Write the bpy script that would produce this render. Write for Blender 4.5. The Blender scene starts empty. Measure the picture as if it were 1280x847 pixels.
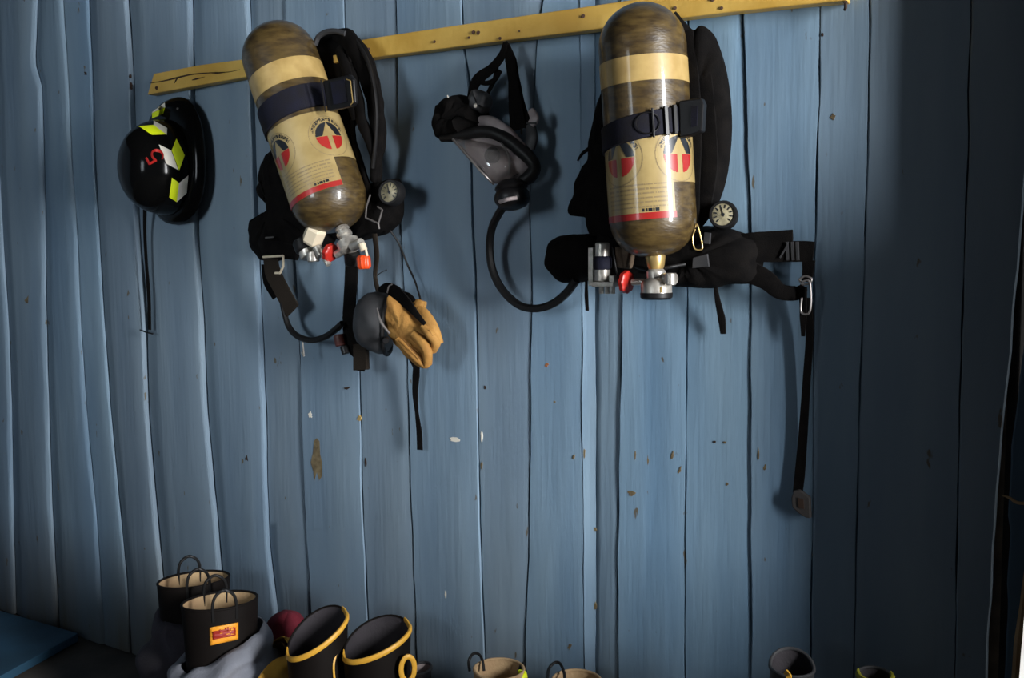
import bpy, bmesh, math, random
from mathutils import Vector, Matrix, noise
random.seed(7)
SC = bpy.context.scene
COL = SC.collection
# ------------------------------------------------------------------ camera
F = 1250.0; CAMD = 2.017; CAMH = 1.31
h = Vector((-1900, -86.5, F)); dn = Vector((140, 15000, F)).normalized()
Zc = -dn; Xc = -h; Xc = (Xc - Zc * Xc.dot(Zc)).normalized(); Yc = Zc.cross(Xc)
R = Matrix((Xc, Yc, Zc))                      # world <- (right, down, forward)
cd = bpy.data.cameras.new('camera'); cam = bpy.data.objects.new('camera', cd); COL.objects.link(cam)
SC.camera = cam
cd.sensor_width = 36; cd.lens = 36 * F / 1280; cd.clip_start = .02
rt, dw, fw = R @ Vector((1, 0, 0)), R @ Vector((0, 1, 0)), R @ Vector((0, 0, 1))
m = Matrix((rt, -dw, -fw)).transposed().to_4x4(); m.translation = Vector((0, -CAMD, CAMH))
cam.matrix_world = m
# ------------------------------------------------------------------ light and exposure
SC.view_settings.view_transform = 'Standard'; SC.view_settings.look = 'None'
SC.view_settings.gamma = 1; SC.view_settings.use_curve_mapping = False
SC.view_settings.exposure = -0.22
w = bpy.data.worlds.new('world'); SC.world = w; w.use_nodes = True
w.node_tree.nodes['Background'].inputs[0].default_value = (.28, .58, 1, 1)
w.node_tree.nodes['Background'].inputs[1].default_value = .04
def area(name, loc, target, sx, sy, power, col):
    l = bpy.data.lights.new(name, 'AREA'); l.shape = 'RECTANGLE'; l.size = sx; l.size_y = sy
    l.energy = power; l.color = col
    o = bpy.data.objects.new(name, l); COL.objects.link(o); o.location = loc
    o.rotation_euler = (Vector(target) - Vector(loc)).to_track_quat('-Z', 'Y').to_euler()
    return o
area('doorway_daylight', (3.05, -1.32, 1.62), (-1.3, 0, 1.35), .55, 2.0, 440, (.97, .98, 1))
wl_ = area('window_daylight', (-2.0, -4.2, 1.9), (-2.1, 0, 1.5), .8, 1.2, 4.2, (.84, .93, 1)); wl_.data.spread = math.radians(44)
sl = bpy.data.lights.new('sun', 'SUN'); sl.energy = 3.2; sl.angle = .02; so = bpy.data.objects.new('sun', sl); COL.objects.link(so)
so.rotation_euler = Vector((.30, .20, -1)).to_track_quat('-Z', 'Y').to_euler()
# ------------------------------------------------------------------ picture helpers
def ray(u, v): return R @ Vector(((u - 640) / F, (v - 423.5) / F, 1))
def P(u, v, off=0.0):                          # point at distance off in front of the plank wall
    r = ray(u, v); t = (CAMD - off) / r.y
    return Vector((r.x * t, -off, r.z * t + CAMH))
def Q(u, v, z=0.0):                            # point at height z
    r = ray(u, v); t = (z - CAMH) / r.z
    return Vector((r.x * t, r.y * t - CAMD, z))
def pxm(u, v, off): return ((CAMD - off) / ray(u, v).y) / F       # metres per pixel there
def PL(pts, off=None): return [P(p[0], p[1], p[2] if len(p) > 2 else off) for p in pts]
# ------------------------------------------------------------------ materials
def mat(name, col, rough=.6, metal=0, coat=0, noise_amt=0, nscale=20, col2=None, bump=0, bscale=120, trans=0, spec=.5, stretch=None, thr=(.35, .65)):
    M = bpy.data.materials.new(name); M.use_nodes = True; nt = M.node_tree; b = nt.nodes['Principled BSDF']
    b.inputs['Base Color'].default_value = (*col, 1); b.inputs['Roughness'].default_value = rough
    b.inputs['Metallic'].default_value = metal; b.inputs['Coat Weight'].default_value = coat
    b.inputs['Coat Roughness'].default_value = .08
    b.inputs['Specular IOR Level'].default_value = spec
    b.inputs['Transmission Weight'].default_value = trans
    tc = nt.nodes.new('ShaderNodeTexCoord'); mp = nt.nodes.new('ShaderNodeMapping')
    nt.links.new(tc.outputs['Object'], mp.inputs[0])
    if stretch: mp.inputs['Scale'].default_value = stretch
    if col2:
        n = nt.nodes.new('ShaderNodeTexNoise'); n.inputs['Scale'].default_value = nscale; n.inputs['Detail'].default_value = 5
        r = nt.nodes.new('ShaderNodeValToRGB'); r.color_ramp.elements[0].position = thr[0]; r.color_ramp.elements[1].position = thr[1]
        r.color_ramp.elements[0].color = (*col, 1); r.color_ramp.elements[1].color = (*col2, 1)
        nt.links.new(mp.outputs[0], n.inputs[0]); nt.links.new(n.outputs[0], r.inputs[0]); nt.links.new(r.outputs[0], b.inputs['Base Color'])
    if bump:
        n = nt.nodes.new('ShaderNodeTexNoise'); n.inputs['Scale'].default_value = bscale; n.inputs['Detail'].default_value = 4
        bp = nt.nodes.new('ShaderNodeBump'); bp.inputs['Strength'].default_value = bump; bp.inputs['Distance'].default_value = .004
        nt.links.new(mp.outputs[0], n.inputs[0]); nt.links.new(n.outputs[0], bp.inputs['Height']); nt.links.new(bp.outputs[0], b.inputs['Normal'])
    return M
def paint_mat():
    M = bpy.data.materials.new('blue_paint'); M.use_nodes = True; nt = M.node_tree; b = nt.nodes['Principled BSDF']; L = nt.links
    N = nt.nodes.new
    geo = N('ShaderNodeNewGeometry'); mp = N('ShaderNodeMapping'); mp.inputs['Scale'].default_value = (1, 1, .16); L.new(geo.outputs['Position'], mp.inputs[0])
    n1 = N('ShaderNodeTexNoise'); n1.inputs['Scale'].default_value = 7; n1.inputs['Detail'].default_value = 6; L.new(mp.outputs[0], n1.inputs[0])
    r1 = N('ShaderNodeValToRGB'); e = r1.color_ramp.elements
    e[0].position = .3; e[0].color = (.140, .232, .335, 1); e[1].position = .72; e[1].color = (.225, .325, .41, 1)
    L.new(n1.outputs[0], r1.inputs[0])
    oi = N('ShaderNodeObjectInfo'); hs = N('ShaderNodeHueSaturation'); L.new(r1.outputs[0], hs.inputs['Color'])
    mr = N('ShaderNodeMapRange'); mr.inputs[3].default_value = .86; mr.inputs[4].default_value = 1.14; L.new(oi.outputs['Random'], mr.inputs[0]); L.new(mr.outputs[0], hs.inputs['Value'])
    mr2 = N('ShaderNodeMapRange'); mr2.inputs[3].default_value = .80; mr2.inputs[4].default_value = 1.1; L.new(oi.outputs['Random'], mr2.inputs[0]); L.new(mr2.outputs[0], hs.inputs['Saturation'])
    # grain streaks
    mp2 = N('ShaderNodeMapping'); mp2.inputs['Scale'].default_value = (1, 1, .05); L.new(geo.outputs['Position'], mp2.inputs[0])
    n2 = N('ShaderNodeTexNoise'); n2.inputs['Scale'].default_value = 90; n2.inputs['Detail'].default_value = 4; L.new(mp2.outputs[0], n2.inputs[0])
    # chips: small worn spots
    mp3 = N('ShaderNodeMapping'); mp3.inputs['Scale'].default_value = (1, 1, .45); L.new(geo.outputs['Position'], mp3.inputs[0])
    n3 = N('ShaderNodeTexNoise'); n3.inputs['Scale'].default_value = 34; n3.inputs['Detail'].default_value = 3; L.new(mp3.outputs[0], n3.inputs[0])
    r3 = N('ShaderNodeValToRGB'); r3.color_ramp.elements[0].position = .715; r3.color_ramp.elements[1].position = .745; L.new(n3.outputs[0], r3.inputs[0])
    mx = N('ShaderNodeMixRGB'); mx.inputs[2].default_value = (.13, .115, .085, 1); L.new(r3.outputs[0], mx.inputs[0]); L.new(hs.outputs[0], mx.inputs[1])
    # splash dirt close to the ground
    sx = N('ShaderNodeSeparateXYZ'); L.new(geo.outputs['Position'], sx.inputs[0])
    m4 = N('ShaderNodeMapRange'); m4.inputs[1].default_value = .42; m4.inputs[2].default_value = 0; m4.inputs[3].default_value = 0; m4.inputs[4].default_value = 1.5; L.new(sx.outputs['Z'], m4.inputs[0])
    mu = N('ShaderNodeMath'); mu.operation = 'MULTIPLY'; L.new(m4.outputs[0], mu.inputs[0]); L.new(n1.outputs[0], mu.inputs[1])
    mx2 = N('ShaderNodeMixRGB'); mx2.inputs[2].default_value = (.11, .09, .06, 1); L.new(mu.outputs[0], mx2.inputs[0]); L.new(mx.outputs[0], mx2.inputs[1])
    L.new(mx2.outputs[0], b.inputs['Base Color'])
    b.inputs['Roughness'].default_value = .55
    ad = N('ShaderNodeMath'); ad.operation = 'MULTIPLY_ADD'; ad.inputs[1].default_value = .14; L.new(n2.outputs[0], ad.inputs[0]); L.new(n1.outputs[0], ad.inputs[2])
    bp = N('ShaderNodeBump'); bp.inputs['Strength'].default_value = .7; bp.inputs['Distance'].default_value = .008; L.new(ad.outputs[0], bp.inputs['Height']); L.new(bp.outputs[0], b.inputs['Normal'])
    return M
PAINT = paint_mat()
BARE = mat('bare_wood', (.16, .11, .07), .8, col2=(.07, .05, .035), nscale=18, bump=.4)
SHADEM = mat('shade_black', (.010, .008, .007), .9, col2=(.018, .013, .010), nscale=18, bump=.4)  # near-black, stands in for shade in the gap at the wall's end
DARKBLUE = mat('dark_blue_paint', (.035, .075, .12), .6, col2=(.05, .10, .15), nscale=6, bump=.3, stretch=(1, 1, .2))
YEL = mat('yellow_paint', (.78, .50, .11), .45, col2=(.62, .36, .06), nscale=9, bump=.25, bscale=60)
DIRT = mat('dirt', (.05, .02, .01), .8)
CRACK = mat('crack', (.035, .018, .01), .9)
FLOORM = mat('floor_earth', (.035, .03, .026), .85, col2=(.075, .062, .05), nscale=5, bump=.5, bscale=30)
OUTM = mat('pale_ground', (.75, .74, .70), .9, col2=(.6, .58, .54), nscale=3)
ROOFM = mat('roof_board', (.05, .045, .04), .8, col2=(.03, .026, .022), nscale=6)
BLUEBOARD = mat('blue_board_paint', (.024, .085, .15), .6, col2=(.018, .06, .10), nscale=5, bump=.15)
BLACK = mat('black_webbing', (.003, .0026, .0026), .95, col2=(.006, .005, .0045), nscale=40, bump=.35, bscale=500, spec=.12)
BROWNWEB = mat('dark_brown_webbing', (.020, .014, .009), .85, bump=.3, bscale=500, spec=.25)
NAVY = mat('navy_strap', (.006, .007, .022), .8, col2=(.006, .005, .006), nscale=14, bump=.2, bscale=400, spec=.3)
PLASTIC = mat('black_plastic', (.007, .0065, .007), .4, spec=.4)
RUBBER = mat('black_rubber', (.007, .0065, .0065), .5, spec=.3)
GREYRUB = mat('grey_rubber', (.028, .029, .031), .55, col2=(.045, .044, .046), nscale=20)
SHELL = mat('helmet_shell', (.003, .003, .003), .12, coat=.0, spec=.10)
LIME = mat('lime_reflective', (.88, 1.0, .01), .5); WHITE = mat('white_reflective', (.86, .80, .68), .5)
OCHREW = mat('bare_ochre', (.22, .17, .09), .8, col2=(.11, .08, .04), nscale=60)
RED = mat('red_paint', (.50, .02, .015), .5); REDLOGO = mat('red_logo', (.36, .018, .014), .35, coat=.5); BLACKLOGO = mat('black_logo', (.012, .014, .018), .35, coat=.5)
REDKNOB = mat('red_knob', (.45, .02, .012), .4); ORANGE = mat('orange_knob', (.75, .07, .01), .35, coat=.3)
TANK = mat('olive_composite', (.10, .064, .019), .42, coat=.5, col2=(.040, .024, .008), nscale=30, stretch=(1, 1, 3), bump=.2, bscale=90)
CREAM = mat('cream_tape', (.50, .345, .125), .45, coat=.4, col2=(.38, .25, .08), nscale=25)
LABELM = mat('cream_label', (.44, .325, .135), .4, coat=.6, col2=(.31, .22, .08), nscale=14)
PRINT = mat('print_grey', (.26, .19, .09), .4, coat=.8)
CHROME = mat('worn_chrome', (.72, .68, .60), .36, metal=.6, col2=(.36, .33, .29), nscale=40)
BRASS = mat('brass', (.62, .43, .16), .35, metal=.7)
GREYMETAL = mat('grey_metal', (.22, .20, .19), .4, metal=.6)
CAPM = mat('cream_cap', (.72, .62, .45), .4)
DIAL = mat('dial_face', (.34, .30, .19), .4, col2=(.17, .15, .09), nscale=60)
LENS = mat('smoky_lens', (.80, .76, .75), .10, trans=.92, spec=.5)
CUP = mat('grey_nose_cup', (.46, .39, .375), .45, col2=(.30, .25, .245), nscale=15)
LEATHER = mat('tan_leather', (.47, .24, .055), .8, col2=(.36, .17, .035), nscale=25, bump=.5, bscale=110)
LEATHERD = mat('tan_seam', (.20, .09, .02), .8)
LINING = mat('tan_lining', (.46, .32, .17), .9, col2=(.33, .21, .11), nscale=15, bump=.3)
DARKLIN = mat('dark_lining', (.030, .025, .030), .8, col2=(.02, .017, .02), nscale=15, bump=.3)
BOOTB = mat('boot_rubber', (.0055, .004, .0035), .6, col2=(.008, .006, .005), nscale=8, spec=.12)
BOOTY = mat('boot_yellow_trim', (.72, .38, .04), .5)
ORLABEL = mat('orange_label', (.85, .33, .02), .5); DKRED = mat('dark_red_print', (.33, .02, .012), .5)
CLOTHG = mat('grey_cloth', (.20, .21, .24), .9, col2=(.14, .15, .18), nscale=9, bump=.4, bscale=200)
CLOTHD = mat('dark_cloth', (.040, .036, .050), .95, col2=(.028, .024, .03), nscale=9, bump=.4, bscale=200)
CLOTHO = mat('ochre_cloth', (.10, .060, .012), .95, col2=(.055, .035, .01), nscale=9, bump=.4, bscale=200)
CLOTHY = mat('yellow_band', (.50, .28, .03), .8, col2=(.40, .2, .02), nscale=20)
CLOTHR = mat('dark_red_cloth', (.16, .010, .022), .9, bump=.3, bscale=200)
# ------------------------------------------------------------------ mesh helpers
class MB:
    def __init__(s): s.v = []; s.f = []
    def add(s, vs, fs):
        b = len(s.v); s.v += [Vector(v) for v in vs]; s.f += [[i + b for i in f] for f in fs]; return s
ORG = {}
def build(name, mb, material, parent=None, smooth=True, bevel=0, sub=0):
    me = bpy.data.meshes.new(name)
    if parent is not None: o0 = ORG[parent.name]
    else:
        n = len(mb.v); o0 = sum(mb.v, Vector()) / n; o0.z = min(v.z for v in mb.v)
    me.from_pydata([tuple(v - o0) for v in mb.v], [], mb.f); me.update()
    bm = bmesh.new(); bm.from_mesh(me); bmesh.ops.recalc_face_normals(bm, faces=bm.faces); bm.to_mesh(me); bm.free()
    me.materials.append(material)
    o = bpy.data.objects.new(name, me); COL.objects.link(o)
    if parent is not None: o.parent = parent
    else: o.location = o0
    ORG[o.name] = o0
    if smooth:
        for p in me.polygons: p.use_smooth = True
        try: me.set_sharp_from_angle(angle=math.radians(42))
        except Exception: pass
    if bevel:
        b = o.modifiers.new('b', 'BEVEL'); b.width = bevel; b.segments = 2; b.limit_method = 'ANGLE'
    if sub:
        b = o.modifiers.new('s', 'SUBSURF'); b.levels = sub; b.render_levels = sub
    return o
def thing(name, label, cat, loc, group=None):
    o = bpy.data.objects.new(name, None); COL.objects.link(o); o.location = loc; o.empty_display_size = .05
    ORG[o.name] = Vector(loc); return tag(o, label, cat, group)
def tag(o, label, cat, group=None):
    o['label'] = label; o['category'] = cat
    if group: o['group'] = group
    return o
def spline(pts, n=8):
    if len(pts) < 3: return [pts[0].lerp(pts[1], i / n) for i in range(n + 1)]
    out = []; q = [pts[0] * 2 - pts[1]] + pts + [pts[-1] * 2 - pts[-2]]
    for i in range(1, len(q) - 2):
        a, b, c, d = q[i - 1], q[i], q[i + 1], q[i + 2]
        for k in range(n):
            t = k / n
            out.append(.5 * ((2 * b) + (c - a) * t + (2 * a - 5 * b + 4 * c - d) * t * t + (3 * b - a - 3 * c + d) * t ** 3))
    out.append(q[-2]); return out
def interp(vals, t):
    if not isinstance(vals, (list, tuple)): return vals
    x = t * (len(vals) - 1); i = min(int(x), len(vals) - 2); return vals[i] + (vals[i + 1] - vals[i]) * (x - i)
NW = Vector((0, -1, 0))
def sweep(mb, pts, wid, thk, normal=None, seg=8, n=8, sq=1.0, wob=0, closed=False, raw=False):
    """elliptic (sq=1) or squarish (sq<1) section swept along a spline; wid across, thk along the normal"""
    c = pts if raw else spline(pts, n); N = len(c); rings = []
    for i, p in enumerate(c):
        if closed: t = (c[(i + 1) % N] - c[i - 1]).normalized()
        else: t = (c[min(i + 1, N - 1)] - c[max(i - 1, 0)]).normalized()
        nn = normal(i / (N - 1)) if callable(normal) else (normal or NW)
        s = t.cross(nn)
        if s.length < 1e-4: s = t.cross(Vector((1, 0, .3)))
        s.normalize(); nn = s.cross(t).normalized()
        a = interp(wid, i / (N - 1)) / 2; b = interp(thk, i / (N - 1)) / 2; r = []
        for k in range(seg):
            th = 2 * math.pi * (k + .5) / seg; cx, sy = math.cos(th), math.sin(th)
            cx = math.copysign(abs(cx) ** sq, cx); sy = math.copysign(abs(sy) ** sq, sy)
            q = p + s * (a * cx) + nn * (b * sy)
            if wob: q += noise.noise_vector(q * 28) * wob
            r.append(q)
        rings.append(r)
    vs = [v for r in rings for v in r]; fs = []
    M = N if closed else N - 1
    for i in range(M):
        j = (i + 1) % N
        for k in range(seg): fs.append([i * seg + k, i * seg + (k + 1) % seg, j * seg + (k + 1) % seg, j * seg + k])
    if not closed: fs += [list(range(seg)), [(N - 1) * seg + k for k in range(seg)][::-1]]
    return mb.add(vs, fs)
def tube(mb, pts, r, seg=10, n=8, **k):
    d = [2 * x for x in r] if isinstance(r, (list, tuple)) else 2 * r
    return sweep(mb, pts, d, d, seg=seg, n=n, **k)
def strap(mb, pts, wid, thk=.003, **k): return sweep(mb, pts, wid, thk, seg=4 if 'seg' not in k else k.pop('seg'), sq=.6, **k)
def ringset(mb, rings, cap0=True, cap1=True):
    s = len(rings[0]); vs = [v for r in rings for v in r]; fs = []
    for i in range(len(rings) - 1):
        for k in range(s): fs.append([i * s + k, i * s + (k + 1) % s, (i + 1) * s + (k + 1) % s, (i + 1) * s + k])
    if cap0: fs.append(list(range(s)))
    if cap1: fs.append([(len(rings) - 1) * s + k for k in range(s)][::-1])
    return mb.add(vs, fs)
def axes(d):
    d = d.normalized(); a = d.cross(Vector((0, 0, 1)))
    if a.length < .1: a = d.cross(Vector((0, 1, 0)))
    a.normalize(); return a, a.cross(d).normalized(), d
def lathe(mb, a, b, prof, seg=32):             # prof: (t along a->b in metres, radius)
    x, y, d = axes(b - a)
    ringset(mb, [[a + d * t + (x * math.cos(2 * math.pi * k / seg) + y * math.sin(2 * math.pi * k / seg)) * r for k in range(seg)] for t, r in prof])
    return mb
def rod(mb, a, b, r, seg=14, r2=None):
    L = (b - a).length; r2 = r if r2 is None else r2; e = min(r, r2) * .15
    return lathe(mb, a, b, [(0, r - e), (e, r), (L - e, r2), (L, r2 - e)], seg)
def inflate(mb, outline, thick, rings=5, wob=.0, back=.3, wfreq=25, flat=.5):
    """closed outline (3D points) swollen toward the room: padded shape with real depth"""
    o = spline(outline + [outline[0]], 4)[:-1]; c = sum(o, Vector()) / len(o); n = len(o); R_ = []
    for s_, h_ in [(.3, 1), (.6, .96), (.8, .82), (.92, .58), (.98, .28), (1, 0)]:
        R_.append([c.lerp(p, s_) + NW * (thick * h_) + (noise.noise_vector(p * wfreq + Vector((s_, 0, 0))) * wob if s_ < 1 else Vector()) for p in o])
    R_.append([c.lerp(p, .9) - NW * (thick * back) for p in o])
    return ringset(mb, R_)
def box(mb, c, sx, sy, sz, x=None, y=None, z=None):
    x = x or Vector((1, 0, 0)); y = y or Vector((0, 1, 0)); z = z or Vector((0, 0, 1))
    vs = [c + x * (i * sx / 2) + y * (j * sy / 2) + z * (k * sz / 2) for i in (-1, 1) for j in (-1, 1) for k in (-1, 1)]
    return mb.add(vs, [[0, 1, 3, 2], [4, 6, 7, 5], [0, 4, 5, 1], [2, 3, 7, 6], [0, 2, 6, 4], [1, 5, 7, 3]])
def slab(mb, front, thick):                    # front polygon pushed back to the wall
    n = len(front); bk = [p - NW * thick for p in front]
    return mb.add(front + bk, [list(range(n)), [n + i for i in range(n)][::-1]] + [[i, (i + 1) % n, n + (i + 1) % n, n + i] for i in range(n)])
# ------------------------------------------------------------------ the plank wall
def track(pts):                                # pixel track of a joint -> x at height z
    w_ = sorted([(P(u, v).z, P(u, v).x) for u, v in pts])
    def f(z):
        if z <= w_[0][0]: return w_[0][1]
        if z >= w_[-1][0]: return w_[-1][1]
        for (z0, x0), (z1, x1) in zip(w_, w_[1:]):
            if z <= z1: return x0 + (x1 - x0) * (z - z0) / (z1 - z0)
    return f
J = [
 [(1, 120), (3, 200), (9, 310), (16, 420), (19, 512), (21, 650), (24, 760)],
 [(52, 0), (49, 80), (57, 110), (60, 212), (62, 300), (63, 400), (66, 512), (70, 635), (77, 760)],
 [(86, 0), (92, 90), (97, 212), (104, 300), (108, 400), (115, 512), (127, 640), (132, 720), (136, 780)],
 [(117, 0), (121, 90), (125, 212), (130, 300), (136, 400), (144, 512), (156, 635), (164, 720), (168, 790)],
 [(166, 0), (172, 90), (173, 140), (180, 300), (183, 340), (188, 415), (191, 512), (201, 635), (209, 720), (214, 790)],
 [(245, 0), (246, 80), (249, 200), (252, 300), (259, 400), (263, 512), (275, 635), (281, 710), (287, 800)],
 [(315, 0), (319, 100), (322, 200), (330, 400), (335, 512), (337, 612), (340, 680), (350, 765), (354, 847)],
 [(362, 0), (366, 150), (374, 330), (380, 440), (382, 512), (386, 635), (394, 760), (398, 847)],
 [(436, 0), (440, 100), (450, 300), (455, 440), (458, 600), (460, 660), (466, 775), (470, 847)],
 [(501, 0), (503, 70), (505, 212), (508, 300), (515, 430), (517, 520), (520, 635), (524, 720), (528, 847)],
 [(583, 0), (586, 60), (593, 110), (596, 250), (602, 400), (603, 512), (605, 640), (609, 740), (613, 847)],
 [(684, 0), (676, 60), (673, 120), (668, 260), (671, 380), (668, 440), (669, 500), (667, 612), (666, 700), (662, 780), (662, 847)],
 [(730, 0), (731, 200), (733, 400), (732, 540), (734, 640), (734, 740), (736, 847)],
 [(747, 0), (747, 200), (747, 400), (748, 500), (748, 640), (747, 847)],
 [(780, 0), (781, 200), (782, 400), (779, 520), (777, 612), (776, 740), (777, 847)],
 [(864, 0), (864, 250), (863, 420), (862, 512), (861, 640), (860, 847)],
 [(932, 0), (933, 50), (940, 230), (943, 320), (941, 440), (942, 520), (942, 640), (942, 740), (943, 847)],
 [(1029, 0), (1028, 60), (1027, 130), (1025, 180), (1022, 300), (1020, 400), (1020, 600), (1018, 720), (1016, 847)],
 [(1090, 0), (1089, 90), (1088, 140), (1085, 250), (1081, 400), (1077, 512), (1073, 700), (1070, 847)],
 [(1216, 0), (1212, 200), (1205, 400), (1200, 600), (1196, 847)],
 [(1298, 0), (1276, 300), (1265, 430), (1256, 512), (1246, 635), (1234, 847)],
]
tr = [track(j) for j in J]
x0 = [tr[0](1) - .20 * k for k in (6, 5, 4, 3, 2, 1)]
ext = [(lambda z, a=a, i=i: a + .012 * math.sin(z * 2.3 + i * 1.7)) for i, a in enumerate(x0)]
tracks = ext + tr
# surface offsets (left edge, right edge) in mm and width of the soft right-hand bevel
OFF = [(14, 24, 12)] * 5 + [(14, 25, 12), (12, 26, 16), (14, 28, 16), (20, 22, 8), (17, 29, 6), (15, 27, 9), (12, 23, 8), (8, 14, .5),
       (18.5, 22, 2), (19, 20, .5), (22, 24, 2), (20.5, 20, .5), (22.5, 21, .5), (22, 13, .5), (13, 17, .5), (20.5, 20.5, .5), (21, 18.5, .5), (22, 21, .5), (22, 20, .5), (20, 20, .5), (24, 24, .8)]
WT = 2.62
wall = bpy.data.objects.new('wall_back', None); COL.objects.link(wall); wall['kind'] = 'structure'; ORG['wall_back'] = Vector()
GAP = {1: .0022, 3: .0026, 4: .0034, 5: .0024, 7: .0012, 8: .0014, 9: .0012, 10: .0014, 11: .0014, 12: .0002, 13: .0002, 14: .0012, 15: .0005, 16: .0010, 17: .0008, 18: .0010, 19: .0015}
def gp(j):
    def f(z):
        g = GAP.get(j, .0012)
        if j == 4: g += .0055 * max(0, min(1, (z - 1.02) / .1)) * max(0, min(1, (1.40 - z) / .12))
        return g * (1 + .5 * noise.noise(Vector((z * 7, j, 0))))
    return f
def plank(fl, fr, a, b, bev, parent, material, name='plank', z0=0.0, z1=WT, thick=.028, seed=0, base=0.0, gl=lambda z: .0016, gr=lambda z: .0016):
    mb = MB(); n = 72; rings = []
    for i in range(n + 1):
        z = z0 + (z1 - z0) * i / n
        wl = .0028 * noise.noise(Vector((seed * 3.1, z * 9, 0))) + .0012 * noise.noise(Vector((seed, z * 40, 4)))
        wr = .0028 * noise.noise(Vector((seed * 3.1 + 3.1, z * 9, 0))) + .0012 * noise.noise(Vector((seed + 1, z * 40, 4)))
        L = fl(z) + wl + gl(z); Rr = fr(z) + wr - gr(z); W = Rr - L
        bw = bev / 1000 * (1 + .8 * noise.noise(Vector((seed, z * 7, 7))) + .4 * noise.noise(Vector((seed, z * 22, 9)))); bw = min(bw, W * .4)
        da = (a + 1.5 * noise.noise(Vector((seed, z * 2.2, 1)))) / 1000; db = (b + 2 * noise.noise(Vector((seed, z * 2.6, 2)))) / 1000
        bd = bw * (.5 if bev > 4 else .35)
        xs = [L, L, L + min(.003, W * .2)] + [L + W * t for t in (.25, .45, .65)] + [Rr - bw, Rr - bw * .45, Rr, Rr]
        cv = (lambda t: t ** .55) if b - a > 7 else (lambda t: t)
        ys = [base, -(da - .003), -da] + [-(da + (db - da) * cv(t) + .0012 * noise.noise(Vector((seed + t * 3, z * 4, t * 9)))) for t in (.25, .45, .65)] + [-db, -(db - bd * .28), -(db - bd), base]
        ys = [y + base if k not in (0, 9) else y for k, y in enumerate(ys)]
        ys[0] = ys[-1] = min(base + thick * .3, .012) if base == 0 else base + thick
        rings.append([Vector((x, y, z)) for x, y in zip(xs, ys)])
    ringset(mb, rings)
    return build(name, mb, material, parent)
OFFp = OFF
for i in range(len(tracks) - 1):
    a, b, bv = OFFp[i]
    plank(tracks[i], tracks[i + 1], a, b, bv, wall, PAINT, seed=i * 1.37, gl=gp(i - 6), gr=gp(i - 5))
# backing behind the boards so the joints read dark
mb = MB(); xr = tr[-1](1.2); box(mb, Vector(((x0[0] + xr) / 2 - .01, .03, WT / 2)), xr - x0[0], .03, WT); build('backing_board', mb, BARE, wall, smooth=False)
# near-black filler added behind the wall's end so the gap looks shaded
fr = track([(1268, 0), (1264, 847)])
mb = MB(); mb2 = P(1266, 400, -.05)
box(mb, Vector((tr[-1](1) - .012, .052, WT / 2)), .066, .07, WT); gap_fill = build('gap_filler', mb, SHADEM, smooth=False, bevel=.004); gap_fill['kind'] = 'structure'
# floor, ceiling, side wall, ground outside
def struct(name, mb, m_, **k): o = build(name, mb, m_, **k); o['kind'] = 'structure'; return o
mb = MB(); G = 40; vs = []; fs = []
for i in range(G + 1):
    for j in range(G + 1):
        x = -4.9 + 7.0 * i / G; y = .03 - 4.9 * j / G
        vs.append((x, y, .006 * noise.noise(Vector((x * 3, y * 3, 0))) - .004 if j else -.004))
for i in range(G):
    for j in range(G): fs.append([i * (G + 1) + j, (i + 1) * (G + 1) + j, (i + 1) * (G + 1) + j + 1, i * (G + 1) + j + 1])
mb.add(vs, fs); struct('floor', mb, FLOORM)
mb = MB(); box(mb, Vector((-1.4, -2.2, WT + .03)), 7.0, 5.0, .06); struct('ceiling', mb, ROOFM, smooth=False)
wl = bpy.data.objects.new('wall_left', None); COL.objects.link(wl); wl['kind'] = 'structure'; ORG['wall_left'] = Vector()
for k in range(10):
    mb = MB(); box(mb, Vector((x0[0] - .015 - .004 * (k % 2), -.1 - .2 * k - .1, WT / 2)), .026, .196, WT); build('plank', mb, PAINT, wl, smooth=False, bevel=.003)
mb = MB(); box(mb, Vector((.3, 3.03, -.05)), 6, 6, .08); struct('ground_outside', mb, OUTM, smooth=False)
# ragged plank door leaf at the right edge
door = bpy.data.objects.new('door_1', None); COL.objects.link(door); door['kind'] = 'structure'; ORG['door_1'] = Vector()
def ptrack(pts, off):
    w_ = sorted([(P(u, v, off).z, P(u, v, off).x) for u, v in pts])
    def f(z):
        if z <= w_[0][0]: return w_[0][1]
        if z >= w_[-1][0]: return w_[-1][1]
        for (z0, xa), (z1, xb) in zip(w_, w_[1:]):
            if z <= z1: return xa + (xb - xa) * (z - z0) / (z1 - z0)
    return f
dl = ptrack([(1325, 0), (1305, 200), (1291, 300), (1282, 400), (1273, 470), (1263, 560), (1261, 612), (1258, 640), (1262, 668), (1256, 720), (1259, 760), (1254, 847)], .06)
dr = ptrack([(1345, 0), (1330, 300), (1310, 500), (1290, 640), (1284, 690), (1279, 750), (1273, 800), (1268, 847)], .06)
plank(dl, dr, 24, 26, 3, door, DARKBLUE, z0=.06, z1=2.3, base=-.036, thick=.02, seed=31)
mb = MB(); tube(mb, PL([(1285, 690, .07), (1279, 750, .07), (1273, 800, .07), (1269, 847, .07)]), [.003, .005, .007, .007], seg=6, wob=.001); build('splintered_edge', mb, LINING, door)
mb = MB(); strap(mb, PL([(1253, 619, .088), (1262, 622, .09), (1272, 628, .09), (1290, 629, .09)]), [.001, .005, .006, .006], .005); build('splinter', mb, LINING, door)
mb = MB(); slab(mb, [Vector((.06, -.05, .05)), Vector((.30, -.05, .05)), Vector((.30, -.05, 2.3)), Vector((.06, -.05, 2.3))], .024); build('plank', mb, DARKBLUE, door, smooth=False, bevel=.003)
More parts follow.
